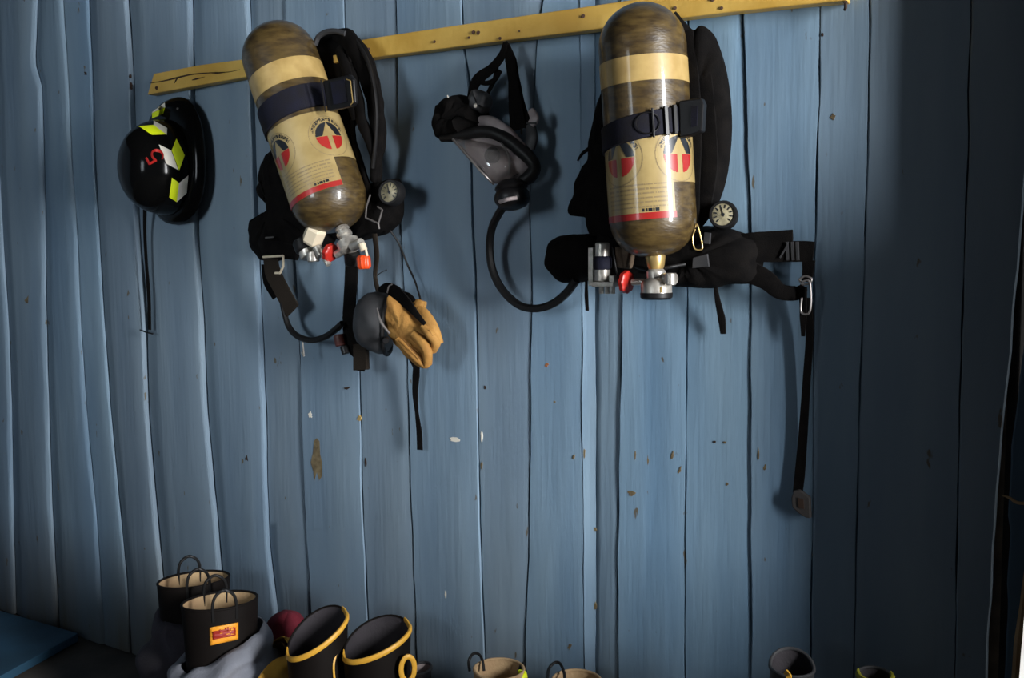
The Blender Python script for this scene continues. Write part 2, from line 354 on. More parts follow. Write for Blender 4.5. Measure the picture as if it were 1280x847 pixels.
for z in (.95, 2.1):
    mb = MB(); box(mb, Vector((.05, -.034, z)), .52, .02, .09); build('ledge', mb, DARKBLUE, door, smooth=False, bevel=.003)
# unseen door jamb, stepped in depth to block light from the right boards
mb = MB(); box(mb, Vector((-.06, -.118, .72)), .08, .236, 1.44); box(mb, Vector((-.06, -.088, 1.86)), .08, .176, .84); o = build('shade_jamb', mb, BARE, smooth=False, bevel=.004); o['kind'] = 'structure'
mb = MB(); box(mb, Vector((-.045, -.44, .34)), .09, .40, .68); o = build('shade_block', mb, SHADEM, smooth=False, bevel=.004); o['kind'] = 'structure'  # low block added out of view to shade the wall's lower right
# blue painted board lying on the floor
mb = MB(); a = Q(98, 791, .03); b_ = Q(-60, 745, .03); c_ = Q(0, 845, .03); d_ = c_ + (c_ - a) * .6; e_ = b_ + (c_ - a) * 1.3
lo = [a, b_, e_, d_]
b_.y = min(b_.y, -.06); a.y = min(a.y, -.05)
lo = [a, b_, e_, d_]
mb.add(lo + [Vector((p.x, p.y, .001)) for p in lo], [[0, 1, 2, 3], [7, 6, 5, 4], [0, 4, 5, 1], [1, 5, 6, 2], [2, 6, 7, 3], [3, 7, 4, 0]])
o = build('painted_board', mb, BLUEBOARD, smooth=False, bevel=.003); tag(o, 'blue painted board lying flat on the dark floor at the left foot of the wall', 'board')
# ------------------------------------------------------------------ yellow hanging rail
rail = thing('hanging_rail', 'long yellow painted batten nailed across the blue plank wall', 'rail', P(640, 50, .03))
top = [(192, 92), (250, 81), (300, 74.5), (400, 58), (480, 45), (560, 33), (640, 21.5), (720, 10), (800, -2), (900, -14), (1000, -25), (1054, -32)]
bot = [(184, 118.5), (250, 106.5), (300, 97.5), (400, 82), (480, 70), (560, 60), (640, 49.5), (720, 40), (800, 29), (900, 16.5), (1000, 6), (1058, 1)]
mb = MB(); n = len(top); RO = .056
ft = PL(top, RO); fb = PL(bot, RO); bt = [Vector((p.x, -.024, p.z)) for p in ft]; bb = [Vector((p.x, -.024, p.z)) for p in fb]
mb.add(ft + fb + bt + bb, [[i, i + 1, n + i + 1, n + i] for i in range(n - 1)] + [[2 * n + i, 3 * n + i, 3 * n + i + 1, 2 * n + i + 1] for i in range(n - 1)] +
       [[i, 2 * n + i, 2 * n + i + 1, i + 1] for i in range(n - 1)] + [[n + i, n + i + 1, 3 * n + i + 1, 3 * n + i] for i in range(n - 1)] + [[0, n, 3 * n, 2 * n], [n - 1, 3 * n - 1, 4 * n - 1, 2 * n - 1]])
build('batten', mb, YEL, rail, smooth=False, bevel=.003)
mb = MB()
for pts in ([(187, 104), (205, 101), (222, 97), (240, 93), (262, 91), (285, 90), (300, 87)], [(218, 104), (221, 99), (226, 95)], [(240, 100), (248, 98), (256, 96)], [(262, 91), (275, 91), (288, 89.5)]):
    strap(mb, PL(pts, RO + .0004), [.002, .006, .003, .001], .0014)
build('crack', mb, CRACK, rail)
for u, v, r_ in ((196, 110, 2.2), (592, 40.5, 2.6), (598, 41, 2.6), (586, 47, 1.6), (625, 48, 2), (729, 20, 2.4), (891, -1, 3), (902, 10, 2), (461, 61, 1.6), (543, 52, 1.8), (649, 39, 1.2), (844, 10, 2)):
    mb = MB(); rod(mb, P(u, v, RO - .004), P(u, v, RO + .002), r_ * pxm(u, v, RO)); build('nail_head', mb, DIRT, rail)
mb = MB(); rod(mb, P(1057, 3, .02), P(1057, 3, .07), .004); tube(mb, PL([(1057, 3, .068), (1057, 9, .066), (1056, 12, .06)]), .003); build('bent_nail', mb, CRACK, rail)
# exposed knots, chips and nail marks on the boards (each its own little relief)
chips = [(396, 578, 9, 34, OCHREW, 0), (683, 456, 3.2, 3.2, mat('rust_stain', (.35, .13, .05), .8), 0), (790, 616, 8, 4, OCHREW, 0), (712, 808, 3, 5, OCHREW, .4), (743, 661, 3.5, 3, OCHREW, 0), (449, 523, 3.5, 4, CREAM, 0),
         (570, 549, 9, 3, WHITE, 0), (388, 519, 4, 4, WHITE, 0), (602, 545, 2, 7, WHITE, 0), (602, 581, 2, 5, OCHREW, 0), (717, 571, 2, 3.5, OCHREW, 0), (730, 567, 1.5, 7, OCHREW, 0), (744, 758, 2.5, 6, OCHREW, 0), (557, 743, 1.5, 5, WHITE, 0),
         (850, 587, 2, 6, OCHREW, .3), (840, 569, 2, 5, OCHREW, .2), (810, 575, 1.5, 6, OCHREW, 0), (794, 570, 1.5, 7, OCHREW, .1), (693, 502, 2, 2, OCHREW, 0), (606, 484, 1.6, 3, CRACK, 0), (1041, 146, 4, 4, OCHREW, .6), (1028, 43, 2, 3, CRACK, 0),
         (457, 578, 1.5, 6, CRACK, 0), (37, 375, 6, 7, OCHREW, 0), (74, 606, 3, 7, OCHREW, 0), (433, 485, 6, 1.5, CRACK, -.3), (296, 541, 5, 2, CRACK, 0), (311, 571, 4, 8, CRACK, .5), (300, 577, 3, 8, CRACK, -.4), (213, 366, 2, 2, CRACK, 0), (162, 95, 1.6, 3, CRACK, 0), (163, 108, 1.6, 5, CRACK, 0), (906, 553, 3, 1.5, OCHREW, 0), (893, 552, 2, 2, CRACK, 0), (909, 605, 2, 2, OCHREW, 0), (948, 568, 1.5, 9, OCHREW, 0), (956, 584, 3, 5, OCHREW, 0), (37, 35, 3, 3, CRACK, 0), (107, 92, 2.5, 2.5, CRACK, 0)]
def wall_off(x, z):
    for i in range(len(tracks) - 1):
        L, Rr = tracks[i](z), tracks[i + 1](z)
        if L <= x <= Rr:
            t = (x - L) / (Rr - L); return (OFFp[i][0] + (OFFp[i][1] - OFFp[i][0]) * t) / 1000
    return .02
wear = {}
for u, v, a, b, m_, ang in chips:
    p = P(u, v, .02); o_ = wall_off(p.x, p.z) + .0003; k = pxm(u, v, .02); pts = []
    for q in range(12):
        th = q * math.pi / 6; rr = 1 + .9 * noise.noise(Vector((u * .7 + math.cos(th) * 3, v * .7 + math.sin(th) * 3, 0)))
        x = a * .7 * rr * math.cos(th); y = b * .8 * rr * math.sin(th); x, y = x * math.cos(ang) - y * math.sin(ang), x * math.sin(ang) + y * math.cos(ang)
        pts.append(P(u + x, v + y, o_ + .0006))
    mb = MB(); slab(mb, pts, .005); build('worn_spot', mb, m_, wall, smooth=False)
# ------------------------------------------------------------------ generic detail builders
def wire(parent, name, pts, r, m_, closed=False):
    mb = MB()
    if closed: c = spline(pts + [pts[0]], 6)[:-1]; sweep(mb, c, 2 * r, 2 * r, seg=8, closed=True, raw=True)
    else: tube(mb, pts, r, seg=8, n=6)
    return build(name, mb, m_, parent)
def polywire(parent, name, pts, r, m_):
    mb = MB()
    for a, b in zip(pts, pts[1:]): tube(mb, [a, b], r, seg=8, n=1)
    return build(name, mb, m_, parent)
def dial(parent, u, v, off, rpx, tiltv):
    """pressure gauge: rubber case, face, numerals ring and needle"""
    c = P(u, v, off); k = pxm(u, v, off); n = tiltv.normalized(); x, y, _ = axes(n); r = rpx * k
    mb = MB(); lathe(mb, c - n * .028, c + n * .004, [(0, r * 1.0), (.004, r * 1.28), (.028, r * 1.28), (.032, r * 1.2), (.032, r * 1.0), (.029, r)], 28)
    case = build('gauge', mb, RUBBER, parent)
    mb = MB(); lathe(mb, c - n * .004, c + n * .0015, [(0, r), (.005, r), (.0055, r * .97)], 28); build('dial_face', mb, DIAL, case)
    mb = MB()
    for i in range(12):
        a = i * math.pi / 6 + .2
        if i in (8, 9): continue
        d = x * math.cos(a) + y * math.sin(a); t = d.cross(n)
        box(mb, c + n * .0022 + d * r * .72, r * .30, .0006, r * .10, d, n, t)
    d = (x * .3 + y).normalized(); box(mb, c + n * .0028 + d * r * .2, r * .8, .0006, r * .09, d, n, d.cross(n)); rod(mb, c + n * .001, c + n * .0035, r * .14)
    build('dial_marks', mb, BLACKLOGO, case)
    return case
# ------------------------------------------------------------------ cylinders with printed label
def cylinder(parent, axis, r, t_band, t_label, t_notch, t_red, em_angles, em_t, label):
    """axis: (apex, neck end) world points. angles measured from the direction to the camera."""
    a, b = axis; L = (b - a).length; d = (b - a).normalized(); mid = (a + b) / 2
    cv = (cam.location - mid); cv = (cv - d * cv.dot(d)).normalized(); sd = d.cross(cv).normalized()
    if sd.dot(rt) < 0: sd = -sd                 # to the right as seen
    def S(ang, t, dr=0): return a + d * t + (cv * math.cos(ang) + sd * math.sin(ang)) * (r + dr)
    prof = [(r * (1 - math.cos(q * math.pi / 2 / 12)) * .98 + .0001, r * math.sin(q * math.pi / 2 / 12) + .0001) for q in range(13)]
    prof += [(r + (L - 2 * r) * q / 10, r) for q in range(1, 10)]
    rn = r * .2
    prof += [(L - r * .86 * math.cos(q * math.pi / 2 / 12) - .004, rn + (r - rn) * math.cos(q * math.pi / 2 / 12) ** .9 if q < 12 else rn) for q in [0]]
    prof = prof[:-1]
    for q in range(13):
        th = q * math.pi / 2 / 12; prof.append((L - r * .92 + r * .88 * math.sin(th), rn + (r - rn) * math.cos(th)))
    mb = MB(); seg = 48
    ringset(mb, [[a + d * t + (cv * math.cos(2 * math.pi * k / seg) + sd * math.sin(2 * math.pi * k / seg)) * rr for k in range(seg)] for t, rr in prof])
    body = build('cylinder', mb, TANK, parent)
    def grid(a0, a1, t0, t1, na, ntt, fn, dr, name, m_, par):
        mb = MB(); vs = {}; V = []; Fc = []
        def vid(i, j):
            if (i, j) not in vs: vs[(i, j)] = len(V); V.append(S(a0 + (a1 - a0) * i / na, t0 + (t1 - t0) * j / ntt, dr))
            return vs[(i, j)]
        for i in range(na):
            for j in range(ntt):
                if fn is None or fn(a0 + (a1 - a0) * (i + .5) / na, t0 + (t1 - t0) * (j + .5) / ntt): Fc.append([vid(i, j), vid(i + 1, j), vid(i + 1, j + 1), vid(i, j + 1)])
        mb.add(V, Fc); o = build(name, mb, m_, par); return o
    H = math.pi
    grid(-H, H, *t_band, 64, 1, None, .0008, 'reflective_band', CREAM, body)
    lb = grid(-1.9, 1.75, *t_label, 72, 24, lambda g, t: not (g > math.radians(t_notch[1]) and t > t_notch[0]), .0006, 'paper_label', LABELM, body)
    grid(-1.9, math.radians(t_notch[1]) , *t_red, 40, 1, None, .0010, 'red_stripe', REDLOGO, body)
    # print: rows of small type above the red stripe
    def rows(g, t):
        q = (t - (t_red[0] - .056)) / .0085
        if q < 0 or q > 5.6: return False
        f_ = q - int(q)
        if f_ > .38: return False
        return noise.noise(Vector((g * 45, int(q) * 7.3, 2))) > -.22
    grid(-1.15, math.radians(t_notch[1]) - .12, t_red[0] - .057, t_red[0] - .009, 150, 48, rows, .0009, 'small_print', PRINT, body)
    grid(-.22, .16, t_red[0] - .008, t_red[0] - .002, 22, 5, lambda g, t: noise.noise(Vector((g * 40, 0, 2))) > -.1 , .0010, 'bold_print', BLACKLOGO, body)
    er = .036
    for ea in em_angles:
        ea = math.radians(ea)
        def loc(g, t): return (g - ea) * r / er, (em_t - t) / er           # unit disc coordinates, y up
        def arrow(x, y):
            return (abs(x) < .17 and y < .2) or (y >= .0 and y < .98 and abs(x) < (.98 - y) * .56)
        def redf(g, t): x, y = loc(g, t); return x * x + y * y < 1 and y < .0 and not arrow(x, y)
        def blkf(g, t): x, y = loc(g, t); return x * x + y * y < 1 and y > .03 and not arrow(x, y)
        def txt(g, t):
            x, y = loc(g, t); q = math.hypot(x, y); an = math.degrees(math.atan2(y, x))
            if not (1.10 < q < 1.34 and 18 < an < 162): return False
            return noise.noise(Vector((an * .33, q * 9, 5))) > -.12 and (an % 11) > 2
        def ring(g, t): x, y = loc(g, t); return 1.42 < math.hypot(x, y) < 1.47
        w_ = 1.5 * er / r
        args = (ea - w_, ea + w_, em_t - 1.5 * er, em_t + 1.5 * er, 84, 84)
        grid(*args, redf, .0010, 'emblem_red', REDLOGO, body); grid(*args, blkf, .0010, 'emblem_black', BLACKLOGO, body)
        grid(*args, txt, .0010, 'emblem_lettering', BLACKLOGO, body); grid(*args, ring, .0010, 'emblem_ring', PRINT, body)
    return body, S, L, d
def around(parent, S, tc, slope, w_, a0, a1, m_, name, thick=.004, dr=.0012):
    """strap wrapped around the cylinder, tilted by slope (m per radian)"""
    mb = MB(); n = 40; rings = []
    for i in range(n + 1):
        g = a0 + (a1 - a0) * i / n; t = tc + slope * g
        rings.append([S(g, t - w_ / 2, dr), S(g, t - w_ / 2 + .002, dr + thick), S(g, t + w_ / 2 - .002, dr + thick), S(g, t + w_ / 2, dr)])
    ringset(mb, rings); return build(name, mb, m_, parent)
# =================================================================== breathing apparatus, right
A2 = thing('breathing_apparatus', 'upright olive air cylinder with black harness, hanging at the rail\'s right end', 'breathing apparatus', P(815, 330, .05), 'breathing sets hung from the rail')
O2 = .165
ax2 = (P(799.5, 4, O2), P(819, 322, O2 - .008)); r2 = 54.5 * pxm(807, 160, O2)
L2 = (ax2[1] - ax2[0]).length; K2 = L2 / 318.0
tv = lambda v: (v - 4) * K2
body, S2, _, dd = cylinder(A2, ax2, r2, (tv(78), tv(109)), (tv(172), tv(275)), (tv(233), 32), (tv(267), tv(275)), (42, -42), tv(199), 'r')
# backplate and padding behind the cylinder
mb = MB(); inflate(mb, PL([(845, 14), (856, 27), (868, 38), (878, 32), (893, 44), (902, 66), (909, 92), (914, 128), (915, 168), (910, 215), (900, 250), (884, 276), (868, 292), (850, 300), (835, 250), (826, 120), (832, 50)], .073), .04, wob=.008); build('back_pad', mb, BLACK, A2)
mb = MB(); inflate(mb, PL([(760, 100), (748, 130), (743, 160), (738, 196), (727, 212), (720, 240), (713, 266), (735, 274), (742, 300), (760, 305), (800, 300), (820, 200), (800, 110)], .05), .035, wob=.006); build('side_pad', mb, BLACK, A2)
mb = MB(); strap(mb, PL([(746, 180, .08), (736, 186, .082), (728, 192, .085), (722, 201, .088)]), [.008, .010, .008, .004], .004); build('strap_end', mb, BLACK, A2)
mb = MB(); strap(mb, PL([(868, 40, .075), (876, 90, .105), (882, 150, .11), (884, 210, .108), (874, 270, .10)]), .045, .012, seg=8); build('shoulder_strap', mb, BLACK, A2)
mb = MB(); strap(mb, PL([(858, 40, .10), (866, 110, .12), (868, 180, .12), (866, 240, .12), (866, 290, .11)]), .03, .008, seg=8); build('shoulder_strap', mb, BLACK, A2)
# waist pad and belt
mb = MB(); inflate(mb, PL([(740, 292), (716, 293), (696, 296), (687, 308), (686, 325), (692, 340), (704, 351), (722, 353), (740, 350), (756, 345), (756, 298)], .05), .05, wob=.006); build('waist_pad', mb, BLACK, A2)
mb = MB(); inflate(mb, PL([(745, 290), (790, 300), (860, 286), (885, 282), (912, 286), (930, 291), (950, 300), (955, 325), (944, 352), (912, 355), (890, 360), (850, 358), (800, 352), (748, 350)], .05), .05, wob=.010, wfreq=35); build('waist_belt', mb, BLACK, A2)
mb = MB(); sweep(mb, PL([(915, 312, .062), (940, 309, .066), (965, 308, .06), (991, 307, .055)]), [.058, .062, .064, .066], .012, seg=8, sq=.5); build('belt_webbing', mb, BLACK, A2)
mb = MB(); sweep(mb, PL([(991, 314, .05), (1005, 314, .048), (1017, 315, .046)]), .043, .012, seg=8, sq=.5); build('belt_webbing', mb, BLACK, A2)
mb = MB(); sweep(mb, PL([(900, 335, .055), (935, 340, .062), (958, 350, .062), (975, 364, .055), (996, 366, .045), (1006, 358, .04)]), [.05, .046, .04, .032, .03, .016], .012, seg=8, sq=.5); build('belt_webbing', mb, BLACK, A2)
for u0 in (984, 990.5, 996.5):
    mb = MB(); strap(mb, PL([(u0, 302, .064), (u0 + 1, 325, .062)]), .006, .006); build('slide_buckle', mb, GREYRUB, A2)
mb = MB(); strap(mb, PL([(975, 322, .066), (985, 305, .066)]), .003, .004); build('slide_buckle', mb, GREYRUB, A2)
mb = MB(); strap(mb, PL([(1011, 325, .048), (1010, 340, .046), (1008, 352, .045)]), [.030, .026, .020], .008); build('belt_loop', mb, BLACK, A2)
# tether: steel snap hook, long strap, end buckle  (hangs from the belt)
T = thing('tether_strap', 'long black strap with steel snap hook hanging from the end of the right belt', 'strap', P(1000, 640, .04))
mb = MB(); sweep(mb, PL([(1011, 372, .048), (1012, 420, .042), (1008, 480, .036), (1004, 540, .033), (1000, 590, .033), (997, 616, .034)]), [.016, .018, .019, .022, .025, .024], .004, seg=4, sq=.6, n=10); build('webbing', mb, BLACK, T)
mb = MB(); strap(mb, PL([(1004, 358, .052), (1004, 395, .050), (1004, 420, .047)]), [.018, .016, .008], .006); build('webbing_tail', mb, BLACK, T)
wire(T, 'snap_hook', PL([(1003, 352), (1010, 350), (1013, 358), (1013.5, 380), (1011, 391), (1004, 392), (1001, 387), (1002, 372)], .062), .0022, GREYMETAL)
wire(T, 'hook_ring', PL([(999, 349), (1006, 345), (1014, 348), (1012, 354), (1003, 355)], .058), .0022, GREYMETAL, True)
mb = MB(); slab(mb, PL([(992, 613), (999, 612), (1012, 622), (1013, 648), (1007, 647), (999, 642), (990, 634), (989, 622)], .042), .012); bk = build('end_buckle', mb, mat('dark_steel', (.075, .068, .064), .45, metal=.3), T, smooth=False, bevel=.002)
mb = MB(); slab(mb, PL([(997, 622), (1004, 624), (1005, 636), (998, 634)], .044), .004); build('buckle_slot', mb, CRACK, bk, smooth=False)
# tails
mb = MB(); strap(mb, PL([(894, 355, .06), (897, 375, .055), (902, 398, .045), (904, 417, .04)]), [.006, .012, .017, .012], .006, seg=6); build('strap_tail', mb, BLACK, A2)
mb = MB(); strap(mb, PL([(733, 348, .06), (733, 368, .055), (734, 388, .05)]), [.006, .010, .009], .004); build('strap_tail', mb, BLACK, A2)
# gauge, clip, patches
dial(A2, 904, 268, .115, 14.0, Vector((.30, -1, .12)))
wire(A2, 'wire_clip', PL([(869, 284), (871, 280), (874, 288), (878, 308), (875, 312), (868, 310), (866, 296), (869, 286)], .145), .0015, BRASS)
mb = MB(); slab(mb, PL([(866, 322), (884, 317), (886, 333), (865, 335)], .112), .006); build('sewn_patch', mb, GREYRUB, A2, smooth=False, bevel=.001)
mb = MB(); slab(mb, PL([(880, 290), (888, 291), (887, 305), (879, 304)], .112), .006); build('sewn_patch', mb, GREYRUB, A2, smooth=False, bevel=.001)
# cylinder strap and buckle
around(A2, S2, tv(162), -.0105, .050, -1.9, 1.5, NAVY, 'cylinder_strap')
mb = MB()
for g in (.12, .40, .60):
    t = tv(162) - .0105 * g
    box(mb, S2(g, t, .008), .004 if g < .2 else .008, .006, .056, (S2(g + .05, t) - S2(g - .05, t)).normalized(), (S2(g, t, 1) - S2(g, t)).normalized(), dd)
build('strap_bar', mb, PLASTIC, A2, smooth=False, bevel=.001)
mb = MB(); pts = [S2(.02 + .24 * math.cos(q * math.pi / 5), tv(161) + .020 * math.sin(q * math.pi / 5), .0085) for q in range(10)]
sweep(mb, spline(pts + [pts[0]], 4)[:-1], .0025, .0025, seg=6, closed=True, raw=True); build('strap_ring', mb, PLASTIC, A2)
mb = MB(); slab(mb, PL([(848, 126), (861, 124), (876, 122), (879, 130), (877, 164), (862, 170), (849, 172)], .20), .02); bk = build('strap_buckle', mb, PLASTIC, A2, smooth=False, bevel=.003)
mb = MB(); slab(mb, PL([(864, 133), (872, 132), (871, 157), (864, 159)], .202), .004); build('buckle_web', mb, NAVY, bk, smooth=False)
# brass neck and valve
k2 = pxm(818, 350, O2)
mb = MB(); lathe(mb, P(819, 315, O2 - .008), P(820, 337, O2 - .008), [(0, 12 * k2), (6 * k2, 12.5 * k2), (16 * k2, 11 * k2), (21 * k2, 9 * k2)]); build('brass_neck', mb, BRASS, A2)
mb = MB(); lathe(mb, P(820, 336, O2), P(820.5, 366, O2), [(0, 9 * k2), (3 * k2, 12 * k2), (11 * k2, 12 * k2), (14 * k2, 17 * k2), (17 * k2, 19.5 * k2), (30 * k2, 19.5 * k2)], 24)
rod(mb, P(830, 348, O2 + .01), P(845, 348, O2 + .012), 7 * k2); rod(mb, P(838, 341, O2 + .02), P(838, 356, O2 + .02), 7 * k2); rod(mb, P(790, 352.5, O2), P(806, 352, O2), 4.2 * k2)
vb = build('valve_body', mb, CHROME, A2)
mb = MB(); box(mb, P(820, 362, O2 + .019), 18 * k2, .012, 7 * k2); build('valve_plate', mb, BRASS, vb, smooth=False, bevel=.001)
mb = MB(); lathe(mb, P(820.5, 365.5, O2), P(820.5, 374, O2), [(0, 20 * k2), (1 * k2, 20.4 * k2), (6 * k2, 20 * k2), (8.5 * k2, 17 * k2)], 24); build('rubber_bumper', mb, RUBBER, A2)
mb = MB(); n_ = 20; c0, c1 = P(777.5, 352.5, O2), P(790, 352.5, O2); x_, y_, d_ = axes(c1 - c0); LL = (c1 - c0).length
def knob(mb, c0, c1, r, lob=8):
    x_, y_, d_ = axes(c1 - c0); LL = (c1 - c0).length; N = 48; rs = []
    for t, s_ in ((0, .72), (.08, .9), (.2, 1), (.8, 1), (.92, .9), (1, .72)):
        rs.append([c0 + d_ * (LL * t) + (x_ * math.cos(2 * math.pi * k / N) + y_ * math.sin(2 * math.pi * k / N)) * r * s_ * (1 + .05 * math.cos(lob * 2 * math.pi * k / N)) for k in range(N)])
    ringset(mb, rs)
knob(mb, P(779.5, 352, O2 - .002), P(786.5, 352.5, O2), 14 * k2); build('valve_knob', mb, REDKNOB, A2)
# pressure reducer left of the cylinder
kr = pxm(752, 340, O2)
mb = MB(); rod(mb, P(753, 303, .15), P(753, 322, .15), 9 * kr); rod(mb, P(753, 335, .15), P(753, 352, .15), 10 * kr); box(mb, P(757, 355, .15), 30 * kr, .03, 6 * kr); box(mb, P(741, 333, .14), 7 * kr, .02, 48 * kr)
for u in (752, 759, 766): rod(mb, P(u, 358, .15), P(u, 367, .15), 3.4 * kr, 8)
box(mb, P(767, 350, .15), 7 * kr, .02, 12 * kr)
build('pressure_reducer', mb, CHROME, A2, bevel=.001)
mb = MB(); lathe(mb, P(753, 320, .15), P(753, 337, .15), [(0, 10 * kr), (3 * kr, 12 * kr), (14 * kr, 12 * kr), (17 * kr, 10 * kr)]); build('reducer_collar', mb, NAVY, A2)
mb = MB(); tube(mb, PL([(766, 308, .15), (768, 325, .155), (771, 340, .15), (775, 350, .14)]), .0022); build('thin_hose', mb, RUBBER, A2)
mb = MB(); slab(mb, PL([(768, 308), (786, 312), (782, 336), (770, 334)], .13), .05); build('bracket', mb, BARE, A2, smooth=False, bevel=.003)
mb = MB(); tube(mb, PL([(795, 333, .12), (815, 338, .135), (835, 334, .14), (856, 330, .11)]), .004); build('thin_hose', mb, RUBBER, A2)
# =================================================================== breathing apparatus, left
A1 = thing('breathing_apparatus', 'tilted olive air cylinder with bundled black harness, hanging at the rail\'s left part', 'breathing apparatus', P(415, 330, .05), 'breathing sets hung from the rail')
O1 = .185
ax1 = (P(336.5, 32, O1 + .0), P(424, 287, O1 - .01)); k1 = pxm(382, 165, O1); r1 = 47.5 * k1
L1 = (ax1[1] - ax1[0]).length; K1 = L1 / 255.0
tu = lambda v: (v - 32) * K1
body1, S1, _, dd1 = cylinder(A1, ax1, r1, (tu(95), tu(121)), (tu(163), tu(251)), (tu(217), 27), (tu(245), tu(251)), (33, -54), tu(193), 'l')
# backplate, left pad
mb = MB(); inflate(mb, PL([(352, 180), (340, 190), (332, 208), (332, 236), (341, 244), (345, 262), (333, 274), (318, 283), (317, 300), (326, 322), (345, 326), (372, 318), (395, 310), (420, 300), (430, 230), (400, 180)], .06), .05, wob=.010, wfreq=40); build('side_pad', mb, BLACK, A1)
mb = MB(); inflate(mb, PL([(392, 52), (404, 42), (425, 41), (440, 46), (447, 66), (447, 100), (450, 140), (440, 165), (450, 200), (458, 230), (460, 262), (452, 292), (440, 300), (415, 290), (405, 200), (385, 110)], .073), .04, wob=.006); build('backplate', mb, BLACK, A1)
wire(A1, 'carry_handle', PL([(394, 56), (398, 46), (408, 40), (420, 39), (432, 42)], .13), .007, GREYRUB)
mb = MB(); slab(mb, PL([(416, 69), (426, 67), (428, 76), (417, 79)], .118), .01); build('ochre_tag', mb, YEL, A1, smooth=False, bevel=.002)
for pts, w_, th_ in (
    ([(420, 44, .10), (434, 48, .12), (450, 70, .13), (462, 105, .13), (470, 145, .125), (471, 185, .115), (468, 225, .10)], [.03, .05, .05, .048, .04, .032, .026], .022),
    ([(430, 46, .08), (448, 58, .09), (464, 88, .095), (473, 130, .10), (477, 165, .10), (474, 200, .095), (470, 235, .09)], [.02, .03, .034, .03, .026, .022, .02], .018),
    ([(437, 80, .13), (446, 120, .14), (452, 150, .14), (461, 172, .135), (468, 198, .125), (468, 226, .11)], [.035, .034, .032, .026, .024, .02], .016),
    ([(424, 60, .12), (434, 90, .14), (438, 120, .145), (444, 150, .14)], [.03, .034, .034, .02], .014),
    ([(440, 150, .11), (444, 180, .115), (453, 212, .115), (460, 240, .11), (462, 262, .10)], [.016, .014, .016, .02, .02], .012)):
    mb = MB(); sweep(mb, PL(pts), w_, th_, seg=10, sq=.8, wob=.0035); build('shoulder_strap', mb, BLACK, A1)
wire(A1, 'air_hose', PL([(446, 50, .13), (462, 84, .145), (470, 130, .148), (470, 170, .14), (466, 210, .13)]), .005, RUBBER)
# lower right harness
mb = MB(); inflate(mb, PL([(456, 232), (474, 228), (500, 224), (504, 250), (502, 274), (488, 290), (470, 296), (452, 300), (440, 285), (448, 255)], .06), .045, wob=.004); build('gauge_pouch', mb, BLACK, A1)
dial(A1, 487, 240, .125, 12.5, Vector((.15, -1, .1)))
polywire(A1, 'steel_slide', PL([(463, 243), (458, 258), (457, 272), (473, 279), (478, 262), (472, 258)], .135), .0022, GREYMETAL)
polywire(A1, 'steel_slide', PL([(473, 279), (474, 286)], .135), .0026, GREYMETAL)
wire(A1, 'cable', PL([(488, 288, .09), (499, 305, .07), (509, 330, .05), (519, 352, .05), (527, 379, .06)]), .0026, RUBBER)
mb = MB(); sweep(mb, PL([(468, 292, .10), (471, 320, .09), (469, 345, .085), (473, 364, .09)]), [.016, .016, .012, .016], .008, seg=6, wob=.001); build('strap', mb, BROWNWEB, A1)
wire(A1, 'strap_thread', PL([(470, 345, .08), (477, 340, .075), (484, 337, .07)]), .0012, RUBBER)
# front strap
around(A1, S1, tu(144), -.004, .064, -1.9, 1.35, NAVY, 'cylinder_strap')
mb = MB(); slab(mb, PL([(403, 101), (437, 93), (442, 99), (444, 128), (440, 133), (409, 139)], .235), .012); bk = build('strap_buckle', mb, PLASTIC, A1, smooth=False, bevel=.003)
mb = MB(); slab(mb, PL([(413, 103), (430, 99), (434, 127), (417, 131)], .2375), .003); build('buckle_web', mb, NAVY, bk, smooth=False)
polywire(A1, 'buckle_wire', PL([(433, 99), (438, 101), (441, 128), (438, 131)], .241), .0013, BRASS)
polywire(A1, 'buckle_wire', PL([(401, 100), (404, 120), (407, 140)], .243), .0016, PLASTIC)
# belt end at left with steel ring and brown webbing
mb = MB(); sweep(mb, PL([(328, 292, .09), (335, 305, .10), (352, 312, .10), (372, 316, .09)]), [.06, .06, .05, .04], .03, seg=10, wob=.004); build('waist_belt', mb, BLACK, A1)
polywire(A1, 'steel_ring', PL([(329, 321), (354, 319.5), (354, 333), (350, 341), (344, 341)], .125), .0032, CAPM)
wire(A1, 'steel_pin', PL([(332, 297), (342, 296)], .125), .0022, GREYMETAL)
mb = MB(); sweep(mb, PL([(338, 318, .095), (341, 340, .09), (352, 362, .085), (366, 388, .085)]), [.058, .060, .056, .060], .007, seg=6, sq=.6, wob=.0015); build('belt_webbing', mb, BROWNWEB, A1)
mb = MB(); sweep(mb, PL([(330, 330, .08), (334, 352, .075), (344, 372, .072)]), [.02, .03, .02], .006, seg=6, sq=.6); build('strap_fold', mb, BLACK, A1)
wire(A1, 'air_hose', PL([(352, 372, .08), (356, 392, .08), (361, 408, .08), (372, 420, .085), (390, 425, .09), (408, 420, .095), (420, 411, .10), (428, 404, .10)]), .0085, RUBBER)
polywire(A1, 'snap_clip', PL([(378, 424), (379, 434), (380, 445), (377, 440)], .085), .0022, CHROME)
